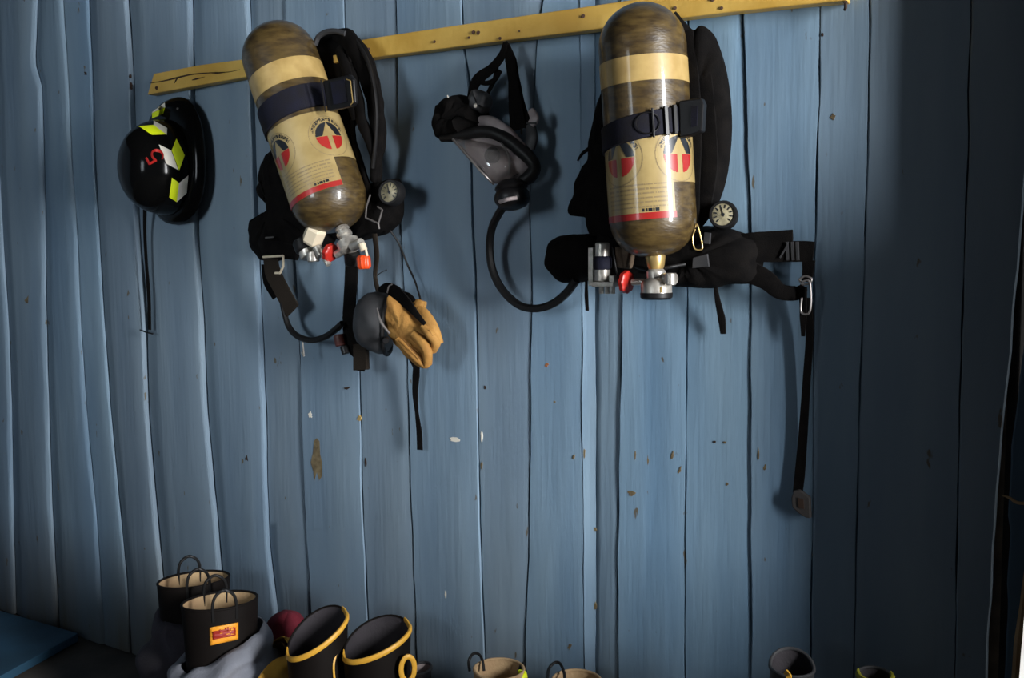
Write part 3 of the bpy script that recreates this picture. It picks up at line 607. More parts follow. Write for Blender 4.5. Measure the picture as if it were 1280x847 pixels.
# centre strap
mb = MB(); sweep(mb, PL([(440, 322, .09), (439, 350, .085), (437, 380, .08), (436, 408, .08), (440, 430, .085), (449, 445, .085), (449, 463, .085)]), [.046, .045, .043, .043, .046, .036, .036], .008, seg=6, sq=.6, n=6); build('centre_strap', mb, BLACK, A1)
mb = MB(); slab(mb, PL([(441, 430), (457, 430), (458, 462), (441, 463)], .10), .014); build('strap_stop', mb, BROWNWEB, A1, smooth=False, bevel=.002)
mb = MB(); rod(mb, P(423, 418, .10), P(426, 432, .10), 7 * k1); build('hose_coupling', mb, mat('dull_red', (.09, .02, .014), .5), A1)
mb = MB(); rod(mb, P(430, 432, .095), P(433, 442, .095), 6 * k1); build('hose_nut', mb, PLASTIC, A1)
# fittings under the tilted cylinder
mb = MB(); N6 = 6; c0 = P(389, 303, .20); c1 = P(397, 283, .205); x_, y_, d_ = axes(c1 - c0)
ringset(mb, [[c0.lerp(c1, t) + (x_ * math.cos(q * math.pi / 3) + y_ * math.sin(q * math.pi / 3)) * (13.5 * k1 * s_) for q in range(6)] for t, s_ in ((0, .85), (.15, 1), (.85, 1), (1, .85))])
build('reducer_cap', mb, CAPM, A1, smooth=False, bevel=.001)
mb = MB(); rod(mb, P(380, 302, .19), P(387, 322, .19), 11 * k1); rod(mb, P(391, 314, .20), P(392, 327, .20), 8 * k1); rod(mb, P(404, 318, .20), P(411, 331, .20), 4 * k1); rod(mb, P(396, 308, .2), P(402, 320, .2), 6 * k1)
tube(mb, PL([(388, 277, .20), (398, 279, .205), (407, 282, .20)]), .0035)
build('pressure_reducer', mb, CHROME, A1)
mb = MB(); rod(mb, P(378, 299, .19), P(384, 313, .19), 14 * k1); build('reducer_collar', mb, RUBBER, A1)
mb = MB(); knob(mb, P(410, 314, .197), P(416, 317, .197), 11.5 * k1); build('valve_knob', mb, REDKNOB, A1)
mb = MB()
c0 = P(427, 284, .18); c1 = P(440, 316, .185)
lathe(mb, c0, c1, [(0, 8 * k1), (3 * k1, 9 * k1), (4 * k1, 7 * k1), (7 * k1, 7 * k1), (8 * k1, 9.5 * k1), (12 * k1, 9.5 * k1), (13 * k1, 7.5 * k1), (18 * k1, 8 * k1), (20 * k1, 14 * k1), (30 * k1, 14 * k1), (33 * k1, 11 * k1)], 24)
rod(mb, P(420, 318, .19), P(432, 312, .19), 5 * k1); rod(mb, P(440, 308, .195), P(452, 303, .20), 6 * k1)
build('valve_body', mb, CHROME, A1)
mb = MB(); rod(mb, P(452, 304, .205), P(455, 313, .205), 4.5 * k1); rod(mb, P(457, 311, .205), P(459, 320, .205), 1.6 * k1); build('valve_cap', mb, CAPM, A1)
mb = MB(); knob(mb, P(454, 319, .20), P(455.5, 336, .20), 8 * k1, 10); build('bypass_knob', mb, ORANGE, A1)
mb = MB(); strap(mb, PL([(434, 331.5, .115), (446, 331.5, .115)]), .004, .004); build('strap_bar', mb, CAPM, A1)
mb = MB(); rod(mb, P(440, 315, .17), P(441, 330, .16), 10 * k1); build('rubber_bumper', mb, RUBBER, A1)
# =================================================================== face mask, right (hanging from the rail)
M2 = thing('face_mask', 'grey breathing mask with clear visor hanging by straps from the middle of the rail', 'mask', P(640, 255, .08), 'breathing masks')
mb = MB(); inflate(mb, PL([(585, 172), (605, 168), (630, 172), (652, 188), (668, 202), (664, 218), (648, 228), (622, 230), (606, 214), (590, 196)], .07), .045, wob=.002); cup = build('nose_cup', mb, CUP, M2)
mb = MB(); lathe(mb, P(616, 194, .105), P(615, 195, .134), [(0, .019), (.024, .018), (.028, .014), (.029, .010), (.026, .009)], 20); build('exhale_valve', mb, RUBBER, cup)
# visor: a curved transparent shell between the lower edge and the rubber seal
ed0 = PL([(566, 174, .13), (580, 190, .145), (594, 206, .15), (606, 219, .145), (617, 230, .125)])
ed1 = PL([(560, 168, .06), (590, 168, .07), (622, 170, .075), (650, 186, .075), (668, 203, .07)])
ed2 = PL([(572, 172, .125), (598, 184, .165), (620, 198, .17), (634, 210, .155), (640, 226, .12)])
mb = MB(); n = 16; A_, B_, C_ = spline(ed0, 4), spline(ed1, 4), spline(ed2, 4); nn = len(A_); rings = []
for i in range(9):
    t = i / 8; rings.append([(A_[j] * (1 - t) ** 2 + C_[j] * 2 * t * (1 - t) + B_[j] * t * t) for j in range(nn)])
V = [p for r_ in rings for p in r_]; mb.add(V, [[i * nn + j, i * nn + j + 1, (i + 1) * nn + j + 1, (i + 1) * nn + j] for i in range(8) for j in range(nn - 1)])
vis = build('visor', mb, LENS, M2); sm = vis.modifiers.new('s', 'SOLIDIFY'); sm.thickness = .0025
wire(M2, 'visor_rim', ed0, .0028, GREYMETAL)
wire(M2, 'visor_fold', PL([(625, 176, .115), (634, 190, .125), (637, 205, .127), (636, 218, .12)]), .0022, GREYMETAL)
mb = MB(); sweep(mb, PL([(553, 173, .10), (570, 171, .11), (590, 166, .115), (612, 165, .115), (632, 173, .11), (650, 187, .105), (664, 200, .10), (668, 211, .095), (660, 222, .095), (645, 230, .10)]), [.016, .022, .026, .028, .03, .03, .03, .03, .03, .02], [.02, .03, .03], seg=10, wob=.002); build('rubber_seal', mb, RUBBER, M2)
mb = MB(); sweep(mb, PL([(596, 152, .08), (610, 152, .095), (626, 160, .10), (640, 172, .10), (654, 186, .10)]), [.02, .03, .028, .026, .02], .03, seg=10, wob=.002); build('chin_fold', mb, CUP, M2)
mb = MB(); sweep(mb, PL([(612, 148, .09), (622, 158, .095), (634, 168, .095)]), [.010, .012, .008], .010, seg=8); build('chin_fold', mb, GREYMETAL, M2)
mb = MB(); inflate(mb, PL([(553, 176), (552, 156), (556, 138), (563, 124), (574, 118), (590, 122), (604, 128), (610, 146), (606, 160), (592, 170), (572, 175)], .07), .06, wob=.012, wfreq=45); build('head_harness', mb, BLACK, M2)
mb = MB(); inflate(mb, PL([(600, 112), (612, 118), (614, 132), (606, 142), (594, 138), (590, 122)], .09), .03, wob=.008, wfreq=45); build('strap_clamp', mb, GREYRUB, M2)
mb = MB(); rod(mb, P(594, 131, .13), P(594, 133, .137), .004); build('rivet', mb, CHROME, M2)
mb = MB(); rod(mb, P(561, 124, .12), P(559, 119, .125), .002); build('rivet', mb, CHROME, M2)
for pts, w_ in (([(632, 53, .075), (627, 70, .08), (614, 86, .085), (602, 95, .09), (594, 104, .09), (588, 122, .09)], [.012, .022, .024, .03, .03, .02]),
                ([(632, 53, .07), (637, 74, .08), (641, 100, .085), (644, 130, .09), (648, 162, .09)], [.012, .026, .026, .038, .046]),
                ([(634, 56, .065), (641, 76, .07), (646, 98, .075), (652, 130, .08), (661, 158, .085)], [.012, .020, .014, .018, .022]),
                ([(621, 84, .075), (618, 100, .08), (612, 112, .085), (606, 124, .09)], [.010, .011, .010, .010]),
                ([(594, 98, .085), (606, 104, .09), (618, 100, .085), (626, 88, .08)], [.014, .012, .012, .01])):
    mb = MB(); sweep(mb, PL(pts), w_, .005, seg=6, sq=.6); build('head_strap', mb, BLACK, M2)
mb = MB(); sweep(mb, PL([(664, 138, .085), (668, 148, .09), (664, 156, .09)]), [.016, .022, .018], .01, seg=8, sq=.5); build('strap_clamp', mb, CUP, M2)
mb = MB(); sweep(mb, PL([(663, 157, .085), (665, 172, .09), (662, 186, .09)]), [.024, .030, .026], .02, seg=8); build('strap_clamp', mb, GREYRUB, M2)
mb = MB(); strap(mb, PL([(658, 154, .098), (670, 154, .098)]), .004, .004); build('clamp_bar', mb, PLASTIC, M2)
c0 = P(638, 226, .115); c1 = P(642, 262, .12); km = pxm(640, 245, .12)
mb = MB(); lathe(mb, c0, c1, [(0, 14 * km), (6 * km, 20 * km), (9 * km, 21 * km), (12 * km, 19 * km), (16 * km, 22 * km), (26 * km, 22 * km), (33 * km, 17 * km), (36 * km, 9 * km)], 28); rod(mb, P(622, 246, .13), P(632, 248, .13), 9 * km); reg = build('demand_valve', mb, PLASTIC, M2)
mb = MB(); tube(mb, PL([(625, 252, .168), (634, 249, .178), (646, 247, .172)]), .0045); build('release_bar', mb, CUP, reg)
wire(M2, 'air_hose', PL([(632, 256, .12), (624, 266, .11), (615, 285, .09), (612, 310, .075), (616, 338, .07), (628, 362, .07), (647, 380, .072), (668, 385.5, .075), (690, 380, .08), (708, 366, .085), (720, 350, .09)]), .0095, RUBBER)
# =================================================================== face mask, left, and the glove hung with it
M1 = thing('face_mask', 'dark grey cup shaped mask hanging below the tilted cylinder behind a tan glove', 'mask', P(470, 437, .06), 'breathing masks')
mb = MB(); rings = []
c0 = P(444, 400, .125); c1 = P(490, 404, .085); ks = pxm(470, 400, .1)
x_, y_, d_ = axes(c1 - c0)
prof = [(0, 9), (1.5, 17), (6, 26), (14, 33), (24, 37), (34, 39), (44, 38)]
for t, rr in prof:
    ring = []
    for q in range(28):
        a = 2 * math.pi * q / 28; v_ = (x_ * math.cos(a) * .8 + y_ * math.sin(a)) * rr * ks
        p = c0 + d_ * t * ks + v_; p += noise.noise_vector(p * 20) * .006
        p.y = min(p.y, -.045); ring.append(p)
    rings.append(ring)
ringset(mb, rings); build('mask_cup', mb, GREYRUB, M1)
rim = [c0 + d_ * 44 * ks + (x_ * math.cos(a) * .8 + y_ * math.sin(a)) * 39 * ks for a in [2 * math.pi * q / 16 for q in range(16)]]
for p in rim: p.y = min(p.y, -.055)
mb = MB(); sweep(mb, spline(rim + [rim[0]], 3)[:-1], .012, .012, seg=8, closed=True, raw=True); build('rubber_seal', mb, RUBBER, M1)
mb = MB(); tube(mb, PL([(471, 385, .172), (476, 402, .176), (487, 417, .168)]), [.002, .004, .003]); build('visor_rim', mb, GREYMETAL, M1)
mb = MB(); rod(mb, P(483, 424, .14), P(482, 426, .165), .008); build('exhale_valve', mb, PLASTIC, M1)
mb = MB(); sweep(mb, PL([(474, 362, .10), (484, 360, .12), (496, 366, .14), (508, 378, .165), (520, 392, .175), (531, 405, .17)]), [.012, .030, .036, .03, .016, .009], .007, seg=6, sq=.6); build('head_strap', mb, BLACK, M1)
mb = MB(); sweep(mb, PL([(500, 366, .11), (510, 368, .12), (517, 375, .12), (518, 384, .11)]), [.010, .012, .012, .010], .006, seg=6); build('head_strap', mb, BLACK, M1)
mb = MB(); sweep(mb, PL([(484, 376, .12), (482, 392, .13), (488, 412, .12), (500, 430, .10), (512, 446, .08), (520, 458, .065)]), [.012, .014, .016, .014, .012, .02], .008, seg=6); build('head_strap', mb, BLACK, M1)
mb = MB(); sweep(mb, PL([(521, 452, .055), (520, 470, .05), (519, 492, .046), (521, 515, .044), (524, 540, .044), (525, 562, .044)]), [.024, .026, .020, .012, .020, .021], .004, seg=4, sq=.6, n=10); build('hanging_strap', mb, BLACK, M1)
wire(M1, 'steel_hook', PL([(484, 366), (486, 358), (490, 355)], .135), .0018, GREYMETAL)
GL = thing('glove', 'tan leather work glove tucked behind the strap of the left mask', 'glove', P(525, 460, .09))
mb = MB(); inflate(mb, PL([(480, 372), (488, 367), (497, 374), (507, 384), (518, 394), (530, 404), (540, 412), (543, 424), (540, 434), (537, 446), (537, 458), (529, 460), (520, 452), (508, 441), (497, 428), (489, 416), (484, 402), (481, 386)], .105), .032, wob=.004, wfreq=40); build('palm', mb, LEATHER, GL)
mb = MB(); sweep(mb, PL([(512, 380, .10), (522, 381, .115), (531, 384, .11)]), [.02, .03, .03], .02, seg=8); sweep(mb, PL([(518, 384, .11), (528, 392, .12), (536, 402, .125), (543, 416, .125), (548, 430, .12)]), [.03, .034, .034, .032, .024], .028, seg=10, wob=.002); build('thumb', mb, LEATHER, GL)
mb = MB(); sweep(mb, PL([(498, 424, .135), (508, 435, .14), (519, 446, .138), (532, 457, .125)]), [.016, .022, .022, .018], .02, seg=10, wob=.001); build('finger', mb, LEATHER, GL)
mb = MB(); sweep(mb, PL([(518, 418, .135), (528, 428, .14), (534, 440, .138), (535, 455, .125)]), [.024, .028, .026, .018], .024, seg=10, wob=.001); build('finger', mb, LEATHER, GL)
mb = MB(); sweep(mb, PL([(530, 408, .135), (538, 418, .14), (545, 428, .13), (541, 438, .12)]), [.02, .024, .022, .018], .024, seg=10, wob=.001); build('finger', mb, LEATHER, GL)
for pts in ([(504, 424, .151), (514, 436, .153), (526, 449, .146)], [(483, 385, .112), (486, 400, .118), (493, 416, .124)], [(536, 412, .148), (541, 420, .146)]):
    mb = MB(); tube(mb, PL(pts), .0013, seg=6); build('seam', mb, LEATHERD, GL)
# =================================================================== helmet
HO = .055
HE = thing('fire_helmet', 'glossy black fire helmet with lime chevrons and a red 5', 'helmet', P(215, 270, .03))
cb = P(216, 201, .050)                      # brim centre
kh = pxm(215, 200, .06)
nrm = Vector((-.10, -1, .03)).normalized(); hx = nrm.cross(Vector((0, 0, 1))).normalized() * -1; hz = hx.cross(nrm) * -1
if hx.x < 0: hx = -hx
if hz.z < 0: hz = -hz
# tilt of the long axis
ta = math.radians(4); ux = (hx * math.cos(ta) + hz * math.sin(ta)); uz = (hz * math.cos(ta) - hx * math.sin(ta))
Pw = lambda a, b, c: cb + ux * a + uz * b + nrm * c
def brimc(u, v, off): return P(u, v, off)
# measure the brim half sizes from the picture: 72 px wide, 152 px high
bz = 77 * kh; bx = abs((P(255, 200, .05) - P(184, 200, .05)).x) / 2 * 1.16
dx_, dz_, dh = bx * .77, bz * .77, .0
DC = lambda th, ph, s=1.0: None
HT = .142
def shell(th, q, extra=0):                    # th around, q 0 at brim .. 1 at crown
    rr = math.cos(q * math.pi / 2) ** .72 if q < 1 else 0
    sgn = q
    a = (dx_ + extra) * rr * math.cos(th); b = (dz_ + extra) * rr * math.sin(th)
    return Pw(a, b - .022 - .006 * q, .015 + (HT + extra) * math.sin(q * math.pi / 2) ** .95)
mb = MB(); N = 48; rings = []
for ex, hh in ((1.0, -.012), (1.02, -.006), (1.0, 0.0), (.93, .012), (.85, .017)):
    cp = lambda w: math.copysign(abs(w) ** .82, w)
    rings.append([Pw(bx * ex * cp(math.cos(t)), bz * ex * cp(math.sin(t)), hh) for t in [2 * math.pi * k / N for k in range(N)]])
brim = MB(); ringset(brim, rings); build('brim', brim, SHELL, HE)
N = 96; rings = [[shell(2 * math.pi * k / N, q / 40) for k in range(N)] for q in range(0, 40)]
rings.append([shell(2 * math.pi * k / N, .995) for k in range(N)])
dome = build('crown', ringset(MB(), rings), SHELL, HE)
def on_shell(u, v):                            # nearest shell surface point under a pixel
    o_ = Vector((0, -CAMD, CAMH)); d_ = ray(u, v).normalized(); best = None
    for i in range(0, 700):
        t = 2.2 + i * .0015; p = o_ + d_ * t; q = p - cb; a, b, c = q.dot(ux), q.dot(uz), q.dot(nrm) - .015
        if c > 0:
            s_ = min(1, (c / HT)) ** (1 / .95); qq = math.asin(s_) / (math.pi / 2); rr = math.cos(qq * math.pi / 2) ** .72
            if rr > 0 and (a / (dx_ * rr)) ** 2 + ((b + .022 + .006 * qq) / (dz_ * rr)) ** 2 <= 1: return p - d_ * .0050
        if -.0 < c + .015 < .016 and abs(a / bx) ** 2.4 + abs(b / bz) ** 2.4 < 1.0: return p - d_ * .004
    return P(u, v, .08)
def decal(pts, m_, name, n=12):
    mb = MB()
    a, b, c, d = pts; V = []; 
    for i in range(n + 1):
        for j in range(n + 1):
            s, t = i / n, j / n
            u = (a[0] * (1 - s) + b[0] * s) * (1 - t) + (d[0] * (1 - s) + c[0] * s) * t; v = (a[1] * (1 - s) + b[1] * s) * (1 - t) + (d[1] * (1 - s) + c[1] * s) * t
            V.append(on_shell(u, v))
    mb.add(V, [[i * (n + 1) + j, (i + 1) * (n + 1) + j, (i + 1) * (n + 1) + j + 1, i * (n + 1) + j + 1] for i in range(n) for j in range(n)])
    o = build(name, mb, m_, dome); return o
decal([(198.5, 180.5), (214, 188), (223, 212.5), (208, 204.5)], WHITE, 'chevron_white'); decal([(220.5, 173), (231, 194), (224, 213), (214.5, 188)], LIME, 'chevron_lime')
decal([(215, 222), (224, 228.5), (221, 252.5), (211.5, 246.5)], LIME, 'chevron_lime'); decal([(224, 228.5), (235.5, 219), (233.5, 241), (221, 252.5)], WHITE, 'chevron_white')
decal([(173, 157.5), (192, 156), (208, 168), (190, 168.5)], LIME, 'chevron_lime'); decal([(192, 150.5), (209, 160), (208.5, 168.5), (192, 156)], WHITE, 'chevron_white')
decal([(190, 141), (206, 134), (204, 142), (190, 148)], LIME, 'chevron_lime'); decal([(190, 140), (206, 128), (206.5, 134.5), (190, 141)], WHITE, 'chevron_white')
# red 5, lying on its side
five = [(183.5, 199, 185.5, 206.5), (185, 206, 194.5, 201)]
mb = MB()
def stroke(mb, pts, wpx):
    c = [on_shell(u, v) for u, v in pts]; sweep(mb, c, wpx * kh, .0012, normal=nrm, seg=4, n=4)
stroke(mb, [(182.5, 197), (187, 205.5)], 5); stroke(mb, [(186.5, 205), (195.5, 200)], 5)
stroke(mb, [(195, 201), (190.5, 196), (190, 190.5), (194, 188), (200, 189), (203.5, 193.5), (203, 199)], 5)
build('number_5', mb, RED, dome)
CS = [P(181, 262, .06), P(181, 290, .05), P(183, 330, .045), P(186, 370, .042), P(187, 412, .040)]
mb = MB(); strap(mb, CS, [.018, .014, .014, .017, .016], .004, n=10); cs = build('chin_strap', mb, BLACK, HE)
mb = MB(); strap(mb, [P(175, 412, .045), P(183, 415, .048), P(191, 417, .045)], .005, .004); build('strap_buckle', mb, PLASTIC, cs)
mb = MB(); rod(mb, P(222, 136, .01), P(222, 136, .07), .004); tag(build('hook', mb, GREYMETAL), 'small nail behind the top of the black helmet brim', 'hook')
# =================================================================== boots
def boot(name, label, Lp, Rp, b, mats, toe=1, trim=0, loops=0, flare=1.0, sag=.0, sole=None, group=None, lean=(0, 0), fang=0, raise_back=0):
    """rubber boot: rim through two 3D points (long axis), lofted shaft, foot and sole standing on the floor"""
    outer, lining, trimm = mats
    c = (Lp + Rp) / 2; a = (Rp - Lp).length / 2; ax = (Rp - Lp).normalized(); fh = Vector((ax.x, ax.y, 0)).normalized(); sdv = Vector((-fh.y, fh.x, 0))
    if sdv.y > 0: sdv = -sdv                   # toward the camera
    N = 36; H = c.z
    T = thing(name, label, 'boot', Vector((c.x, c.y, 0)), group)
    fd = fh * (toe * math.cos(fang)) + sdv * math.sin(fang); fs_ = Vector((-fd.y, fd.x, 0))
    def fring(center, a_, b_): return [center + fd * (a_ * math.cos(2 * math.pi * k / N + (0 if toe > 0 else 0))) + fs_ * (b_ * math.sin(2 * math.pi * k / N)) for k in range(N)]
    def ring(center, a_, b_, tilt=Vector((0, 0, 0)), sagz=0, pw=1.0, rb=0):
        r_ = []
        for k in range(N):
            th = 2 * math.pi * k / N; cx = math.copysign(abs(math.cos(th)) ** pw, math.cos(th)); sn = math.copysign(abs(math.sin(th)) ** pw, math.sin(th))
            r_.append(center + fh * (a_ * cx) + tilt * (a_ * cx) + sdv * (b_ * sn) + Vector((0, 0, -sagz * abs(math.sin(th)) + rb * max(0, -math.sin(th)))))
        return r_
    tz = Vector((0, 0, ax.z / max(.2, math.hypot(ax.x, ax.y))))
    base = Vector((c.x + lean[0], c.y + lean[1], 0))
    R_ = [ring(c, a, b, tz, sag, rb=raise_back)]
    for t in (.06, .2, .4, .6, .75):
        z = H * (1 - t); cc = c.lerp(base, t); cc.z = z; s_ = 1 - .22 * t * flare
        R_.append(ring(cc, a * s_, b * (1 - .1 * t), tz * (1 - t) ** 2, sag * (1 - t), rb=raise_back * (1 - t)))
    # ankle and foot
    f = toe; F_ = []
    for z, sh, aa, bb in ((.125, .005, .082, .050), (.095, .022, .095, .050), (.065, .040, .118, .050), (.035, .050, .135, .052), (.022, .052, .138, .053)):
        cc = base + fd * sh; cc.z = z; F_.append(fring(cc, aa, bb))
    # line the foot rings up with the shaft rings (same start angle and sense)
    last = R_[-1]; best = min(((sum((last[k] - F_[0][(sg * k + sh) % N]).length for k in range(0, N, 3))), sg, sh) for sg in (1, -1) for sh in range(N))
    R_ += [[r_[(best[1] * k + best[2]) % N] for k in range(N)] for r_ in F_]
    mb = MB(); ringset(mb, R_, cap0=False)
    body = build('shaft', mb, outer, T)
    mb = MB(); rin = [ring(c + Vector((0, 0, -.001)), a * .955, b * .94, tz, sag, rb=raise_back)]
    for t in (.1, .3, .6): z = H * (1 - t); cc = c.lerp(base, t); cc.z = z; rin.append(ring(cc, a * (.95 - .2 * t), b * (.93 - .1 * t), tz * (1 - t) ** 2))
    ringset(mb, rin, cap0=False); build('lining', mb, lining, T)
    mb = MB(); rm = ring(c, a * .98, b * .975, tz, sag, rb=raise_back)
    if trim:
        k0, k1 = int(N * -.06), int(N * .56); seg_ = [rm[k % N] for k in range(k0, k1 + 1)]
        sweep(mb, seg_, [.004] + [.010] * 12 + [.004], .014, normal=Vector((0, 0, 1)), seg=8, raw=True); build('rim', mb, trimm, T)
        mb = MB(); sweep(mb, [rm[k % N] for k in range(k1, N + k0 + 1)], .006, .006, normal=Vector((0, 0, 1)), seg=8, raw=True); build('back_rim', mb, outer, T)
    else: sweep(mb, rm, .007, .007, normal=Vector((0, 0, 1)), seg=8, closed=True, raw=True); build('rim', mb, trimm, T)
    mb = MB(); q = [fring(base + fd * .052 + Vector((0, 0, z)), .140 * s_, .055 * s_) for z, s_ in ((.001, .98), (.004, 1), (.022, 1), (.026, .97))]; ringset(mb, q); build('sole', mb, RUBBER, T)
    if loops:
        for sgn in (1, -1):
            w0 = .3 * a; off = .0 if loops == 1 else loops
            pts = [c + sdv * (b * .93 * sgn) + fh * (off + w0 * cc_) + Vector((0, 0, zz)) for cc_, zz in ((-1, -.03), (-1, .012), (-.72, .036), (0, .048), (.72, .036), (1, .012), (1, -.03))]
            wire(T, 'pull_loop', pts, .0042, RUBBER)
    return T, c, a, fh, sdv, H
ZB = .42
bA = boot('rubber_boot', 'black rubber boot with tan lining and an orange label on its shaft', Q(226, 758, ZB), Q(322, 743, ZB), .072, (BOOTB, LINING, BOOTB), toe=-1, loops=1, group='boots along the wall')
T, c, a, fh, sdv, H = bA
mb = MB()
def on_shaft(s, z, ex=.0):                    # point on the front of the shaft of the labelled boot
    t = 1 - z / H; s_ = 1 - .22 * t; th = math.asin(max(-1, min(1, s / (a * s_))))
    return Vector((c.x, c.y, z)) + fh * s + sdv * ((.072 * (1 - .1 * t) + ex) * math.cos(th))
def front_px(u, v):
    o_ = Vector((0, -CAMD, CAMH)); d_ = ray(u, v).normalized()
    for i in range(400):
        p = o_ + d_ * (1.8 + i * .004); q = p - Vector((c.x, c.y, 0)); t = 1 - p.z / H; s_ = 1 - .22 * t
        if (q.dot(fh) / (a * s_)) ** 2 + (q.dot(sdv) / (.072 * (1 - .1 * t))) ** 2 <= 1: return p - d_ * .003
    return Q(u, v, .3)
def patch(pts, m_, name, par, lift=0, n=8):
    A, B, C, D = pts; V = []
    for i in range(n + 1):
        for j in range(n + 1):
            s, t = i / n, j / n
            u = (A[0] * (1 - s) + B[0] * s) * (1 - t) + (D[0] * (1 - s) + C[0] * s) * t; v = (A[1] * (1 - s) + B[1] * s) * (1 - t) + (D[1] * (1 - s) + C[1] * s) * t
            p = front_px(u, v); V.append(p - ray(u, v).normalized() * lift)
    mb = MB(); mb.add(V, [[i * (n + 1) + j, (i + 1) * (n + 1) + j, (i + 1) * (n + 1) + j + 1, i * (n + 1) + j + 1] for i in range(n) for j in range(n)])
    o = build(name, mb, m_, par); sm = o.modifiers.new('s', 'SOLIDIFY'); sm.thickness = .0015; return o
lb = patch([(262, 784), (297.5, 777.5), (297.5, 798.5), (262.5, 806.5)], ORLABEL, 'orange_label', T)
patch([(265.5, 789), (294.5, 783.5), (294.5, 793.5), (266, 799.5)], DKRED, 'red_panel', lb, .0015)
for i in range(4):
    u = 267 + i * 6.9; v = 787.0 - i * 1.35
    patch([(u, v), (u + 2.0, v - .4), (u + 2.0, v + 4.0), (u, v + 4.4)], DKRED, 'lettering', lb, .0015, n=1); patch([(u + 3.0, v - .8), (u + 5.0, v - 1.2), (u + 5.0, v + 3.6), (u + 3, v + 4)], DKRED, 'lettering', lb, .0015, n=1)
boot('rubber_boot', 'black rubber boot with tan lining, behind the boot with the orange label', Q(196, 731, ZB), Q(287, 717, ZB), .072, (BOOTB, LINING, BOOTB), toe=-1, loops=1, group='boots along the wall')
bC = boot('rubber_boot', 'black boot with slanted yellow rim, left one of the yellow rimmed pair', Q(364, 818, .345), Q(429, 770, .42), .070, (BOOTB, DARKLIN, BOOTY), toe=-1, trim=1, fang=1.5, raise_back=.03, group='boots along the wall')
T, c, a, fh, sdv, H = bC
mb = MB(); strap(mb, [Q(421, 812, .36), Q(417, 830, .33), Q(418, 850, .29)], .006, .006, normal=sdv); build('yellow_stripe', mb, BOOTY, T)
bD = boot('rubber_boot', 'black boot with slanted yellow rim and a yellow ring on its shaft', Q(432, 823, .345), Q(510, 782, .40), .070, (BOOTB, DARKLIN, BOOTY), toe=-1, trim=1, fang=1.5, raise_back=.03, group='boots along the wall')
T, c, a, fh, sdv, H = bD
mb = MB(); cc = Q(494, 833, .335); v1 = Vector((0, 0, 1)); 
pts = [c + fh * (.050 + .017 * math.cos(q * math.pi / 6)) + sdv * .082 + Vector((0, 0, -.045 + .030 * math.sin(q * math.pi / 6))) for q in range(12)]
delta = Q(494, 833, .32) - (c + fh * .05 + sdv * .082 + Vector((0, 0, -.045)))
sweep(mb, spline(pts + [pts[0]], 3)[:-1], .013, .008, normal=sdv, seg=8, closed=True, raw=True)
build('yellow_ring', mb, BOOTY, T)
G_ = 'boots along the wall'
bM = boot('rubber_boot', 'tan topped boot with black pull loop, left one of the middle pair', Q(592, 838, .35), Q(655, 834, .35), .062, (LINING, LINING, LINING), toe=-1, fang=1.5, group=G_)
T, c, a, fh, sdv, H = bM
wire(T, 'pull_loop', [Q(587, 838, .34), Q(586, 826, .355), Q(591, 817, .37), Q(598, 817, .37), Q(603, 825, .36), Q(605, 838, .34)], .0035, RUBBER)
wire(T, 'pull_loop', [Q(648, 846, .33), Q(650, 834, .345), Q(654, 829, .35), Q(657, 838, .33)], .0035, RUBBER)
mb = MB(); strap(mb, [Q(649, 840, .345), Q(655, 842, .345), Q(656, 852, .33)], .016, .006, normal=sdv); build('yellow_patch', mb, LIME, T)
bN = boot('rubber_boot', 'tan topped boot with black pull loop, right one of the middle pair', Q(690, 852, .36), Q(752, 850, .36), .062, (LINING, LINING, LINING), toe=-1, fang=1.5, group=G_)
T, c, a, fh, sdv, H = bN
wire(T, 'pull_loop', [Q(684, 852, .36), Q(686, 836, .37), Q(693, 828, .38), Q(700, 829, .38), Q(705, 840, .37), Q(706, 852, .36)], .0035, RUBBER)
boot('rubber_boot', 'grey boot top seen just right of the yellow ringed boot', Q(514, 834, .26), Q(538, 836, .26), .040, (GREYRUB, CUP, GREYRUB), toe=1, fang=0, group=G_)
boot('rubber_boot', 'dark grey boot top with a yellow mark at the bottom right', Q(962, 832, .53), Q(1018, 836, .53), .045, (GREYRUB, DARKLIN, GREYRUB), toe=1, fang=1.5, raise_back=.02, group=G_)
T = COL.objects['rubber_boot.007'] if 'rubber_boot.007' in COL.objects else None
if T:
    mb = MB(); strap(mb, [Q(982, 839, .545), Q(986, 845, .54), Q(985, 852, .53)], .012, .005); build('yellow_patch', mb, BOOTY, T)
boot('rubber_boot', 'dark boot top with yellow rim, colour darkened for shade, at the bottom right', Q(1072, 842, .53), Q(1116, 846, .53), .040, (GREYRUB, DARKLIN, mat('shaded_yellow_rim', (.34, .32, .02), .7)), toe=1, fang=1.5, trim=1, group=G_)  # rim yellow is darkened to carry the shade of this corner
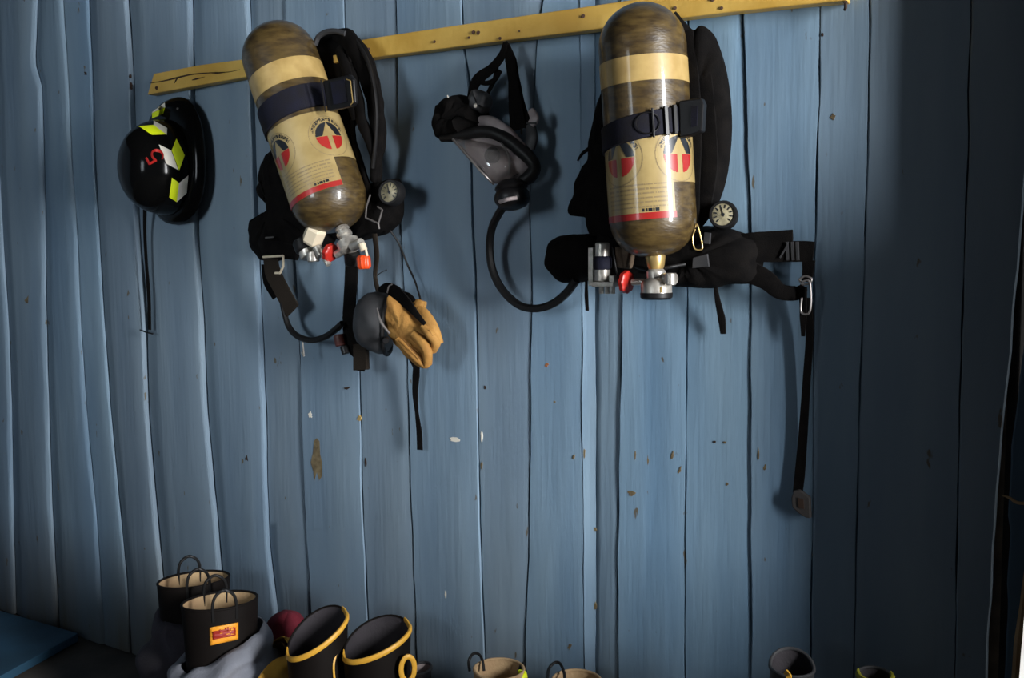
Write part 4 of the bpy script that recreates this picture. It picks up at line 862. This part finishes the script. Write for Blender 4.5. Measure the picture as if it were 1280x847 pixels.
# =================================================================== turnout trousers bunched around the boots
def bunch(name, label, cat, c, a, b, fh, ztop, zbot, grow, m_, folds=7, seed=0, tilt=0, group=None):
    sd_ = Vector((-fh.y, fh.x, 0)); mb = MB(); N = 64; rings = []
    n = 22
    for i in range(n + 1):
        t = i / n
        r_ = []
        for k in range(N):
            th = 2 * math.pi * k / N
            z = ztop + (zbot - ztop) * t + tilt * math.cos(th) * (1 - t)
            bulge = math.sin(min(1, t * 2.2) * math.pi / 2) * grow * (1 + .35 * t)
            fo = (.5 + .5 * math.sin(t * folds * 5 + 1.5 * math.sin(th + seed) + 2.5 * noise.noise(Vector((math.cos(th) * 1.6, math.sin(th) * 1.6, seed))))) * .021
            rr = 1 + 0; p = c + fh * (math.cos(th) * (a + bulge + fo)) + sd_ * (math.sin(th) * (b + bulge + fo)); p.z = z + .014 * noise.noise(Vector((math.cos(th) * 2, math.sin(th) * 2, t * 4 + seed)))
            p += noise.noise_vector(p * 12 + Vector((seed, 0, 0))) * .010
            p.z = max(p.z, .002); r_.append(p)
        rings.append(r_)
    ringset(mb, rings, cap0=False); o = build(name, mb, m_); 
    sm = o.modifiers.new('s', 'SOLIDIFY'); sm.thickness = .003
    return o
T, c, a, fh, sdv, H = bA
tg = thing('turnout_trousers', 'grey and ochre fire trousers with yellow band bunched around the labelled boot', 'trousers', Vector((c.x, c.y, 0)))
def under(o, t):
    ow = ORG[o.name]; o.parent = t; o.location = ow - ORG[t.name]; return o
c0 = Vector((c.x, c.y, 0))
o = bunch('grey_leg', '', '', c0, a * .98, .080, fh if fh.x > 0 else -fh, .305, .13, .03, CLOTHG, folds=3, seed=1, tilt=.045); under(o, tg)
fo_ = fh if fh.x > 0 else -fh
cz = Q(314, 858, .20); cz.z = 0
o = bunch('ochre_leg', '', '', cz, .080, .060, fo_, .245, .0, .040, CLOTHO, folds=4, seed=3, tilt=.045); under(o, tg)
o = bunch('yellow_band', '', '', cz, .086, .066, fo_, .258, .232, .032, CLOTHY, folds=1, seed=3, tilt=.045); under(o, tg)
o = bunch('cloth_pile', '', '', Vector((c0.x - .19, c0.y + .09, 0)), .10, .09, Vector((1, 0, 0)), .33, .0, .05, CLOTHD, folds=4, seed=5)
tag(o, 'dark grey cloth bunched on the floor behind and left of the labelled boot', 'cloth')
mb = MB(); cr = Q(326, 790, .30); cr.y = -.13
rings = []
for q in range(22):
    t = q / 21; rr = math.sin(t * math.pi / 2) ** .8
    rings.append([Vector((cr.x + (.115 * rr) * math.cos(th) + .04 * (1 - t), cr.y + .085 * rr * math.sin(th), .345 - .345 * (1 - math.cos(t * math.pi / 2)) - .0)) + noise.noise_vector(Vector((math.cos(th) * 2, math.sin(th) * 2, t * 3))) * .012 * rr for th in [2 * math.pi * k / 56 for k in range(56)]])
ringset(mb, rings)
for v_ in mb.v: v_.z = max(v_.z, .002)
o = build('cloth_bundle', mb, CLOTHR); tag(o, 'dark red cloth bundle between the labelled boot and the yellow rimmed boots', 'cloth')
